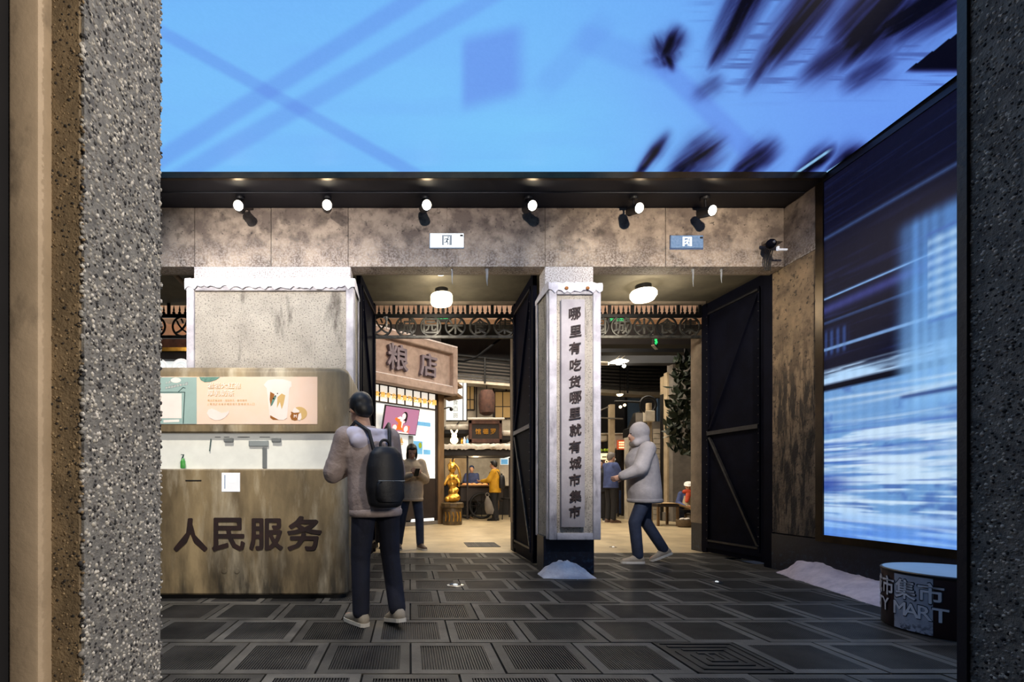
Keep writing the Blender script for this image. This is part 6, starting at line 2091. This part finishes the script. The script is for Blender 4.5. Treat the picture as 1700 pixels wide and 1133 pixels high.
# -- vendor behind the cart
person('person', 'vendor in a dark blue cap and dark clothes behind the market cart', (px(783, 15.7), 15.7, 0), math.radians(165), 1.66,
       dict(elL=(-.22, .12, 1.14), wrL=(-.12, .32, 1.10), elR=(.22, .12, 1.14), wrR=(.12, .32, 1.10)), 'jacket_blue', 'trousers_black', vox=.02, hair='blue_cloth')
# -- person in blue
p4, V4, hf4, R4 = person('person', 'grey-haired person in a blue jacket and white mask standing in the right gateway hall', (px(1014, 13.0), 13.0, 0), math.radians(-75), 1.90,
                         dict(elL=(-.22, .10, 1.12), wrL=(-.10, .30, 1.14), elR=(.22, .10, 1.12), wrR=(.10, .30, 1.12), hdL=(.5, .8, 0), hdR=(-.5, .8, 0)), 'jacket_blue', 'trousers_black', 'shoe_brown', 'shoe_brown', hair='hair_grey', vox=.018, hem=.84, bulk=1.05)
b = MB(); b.ball(hf4(0, .075, -.045), (.052, .045, .042), 12, R4); b.build('face_mask', 'cone_white', p4, smooth=60, world=False)
person('person', 'person in black half hidden behind the calligraphy column, beside the person in blue', (px(996, 13.6), 13.6, 0), math.radians(160), 1.74, None, 'jacket_black', 'trousers_black', vox=.02)
# -- seated figure by the post
kx = 1 / (1.62 / 1.70)
p8, V8, hf8, R8 = person('person', 'seated person with a white cap, red scarf and khaki apron beside the right gate post', (px(1143, 12.3), 12.3, 0), math.radians(150), 1.62,
                         dict(pelvis=(0, 0, .40), waist=(0, .03, .55), chest=(0, .07, .72), neck=(0, .10, .87), head=(0, .15, 1.02), facing=(0, 1, -.35), shL=(-.175, .08, .83), shR=(.175, .08, .83),
                              elL=(-.24, .15, .58), elR=(.24, .15, .58), wrL=(-.08, .36, .50), wrR=(.08, .36, .50), hdL=(.5, .8, -.1), hdR=(-.5, .8, -.1), hipL=(-.10, .02, .38), hipR=(.10, .02, .38),
                              knL=(-.16, .40, .46), knR=(.16, .40, .46), anL=(-.16, .36, .085), anR=(.16, .36, .085), toeL=(-.18, .53, .03), toeR=(.18, .53, .03)),
                         'jacket_blue', 'jeans_blue', 'shoe_black', 'shoe_black', vox=.018, hem=.40)
b = MB(); b.ball(hf8(0, -.01, .085), (.105, .115, .055), 14, R8); b.ball(hf8(0, .03, .065), (.115, .12, .018), 14, R8); remesh(b, .014, 2).build('cap', 'cone_white', p8, smooth=60, world=False)
b = MB(); b.torus(V8['neck'] + Vector((0, .01, .01)), .095, .05, (0, -.3, 1), 24, 10); b.cap(V8['neck'] + Vector((0, .13, -.04)), V8['neck'] + Vector((.04, .19, -.22)), .06, .04, 10, (Vector((1, 0, 0)), .5)); b.build('scarf', 'scarf_red', p8, smooth=60, world=False)
b = MB(); b.loft([(V8['chest'] + Vector((0, .10, .06)), Vector((.10, 0, 0)), Vector((0, .06, 0))), (V8['waist'] + Vector((0, .13, 0)), Vector((.15, 0, 0)), Vector((0, .06, 0))), (V8['pelvis'] + Vector((0, .22, .09)), Vector((.19, 0, 0)), Vector((0, .08, 0))), (V8['pelvis'] + Vector((0, .42, .02)), Vector((.2, 0, 0)), Vector((0, .06, 0)))], 16); b.build('apron', 'apron_khaki', p8, smooth=60, world=False)
r8 = ROOT[p8.name]
ls = thing('low_stool', 'low wooden stool under the seated person in the white cap', 'stool', tuple(r8 @ Vector((0, -.02, 0))))
q = r8 @ Vector((0, -.02, 0))
b = MB(); b.box((q.x - .16, q.y - .14, .24), (q.x + .16, q.y + .14, .27), .008, 1); b.build('seat', 'brown_wood', ls)
for (u, v) in ((-.13, -.11), (.13, -.11), (-.13, .11), (.13, .11)):
    b = MB(); b.box((q.x + u - .015, q.y + v - .015, 0), (q.x + u + .015, q.y + v + .015, .24)); b.build('leg', 'brown_wood', ls)

# ------------------------------------------------------------------ done
bpy.data.scenes.remove(TMPS)
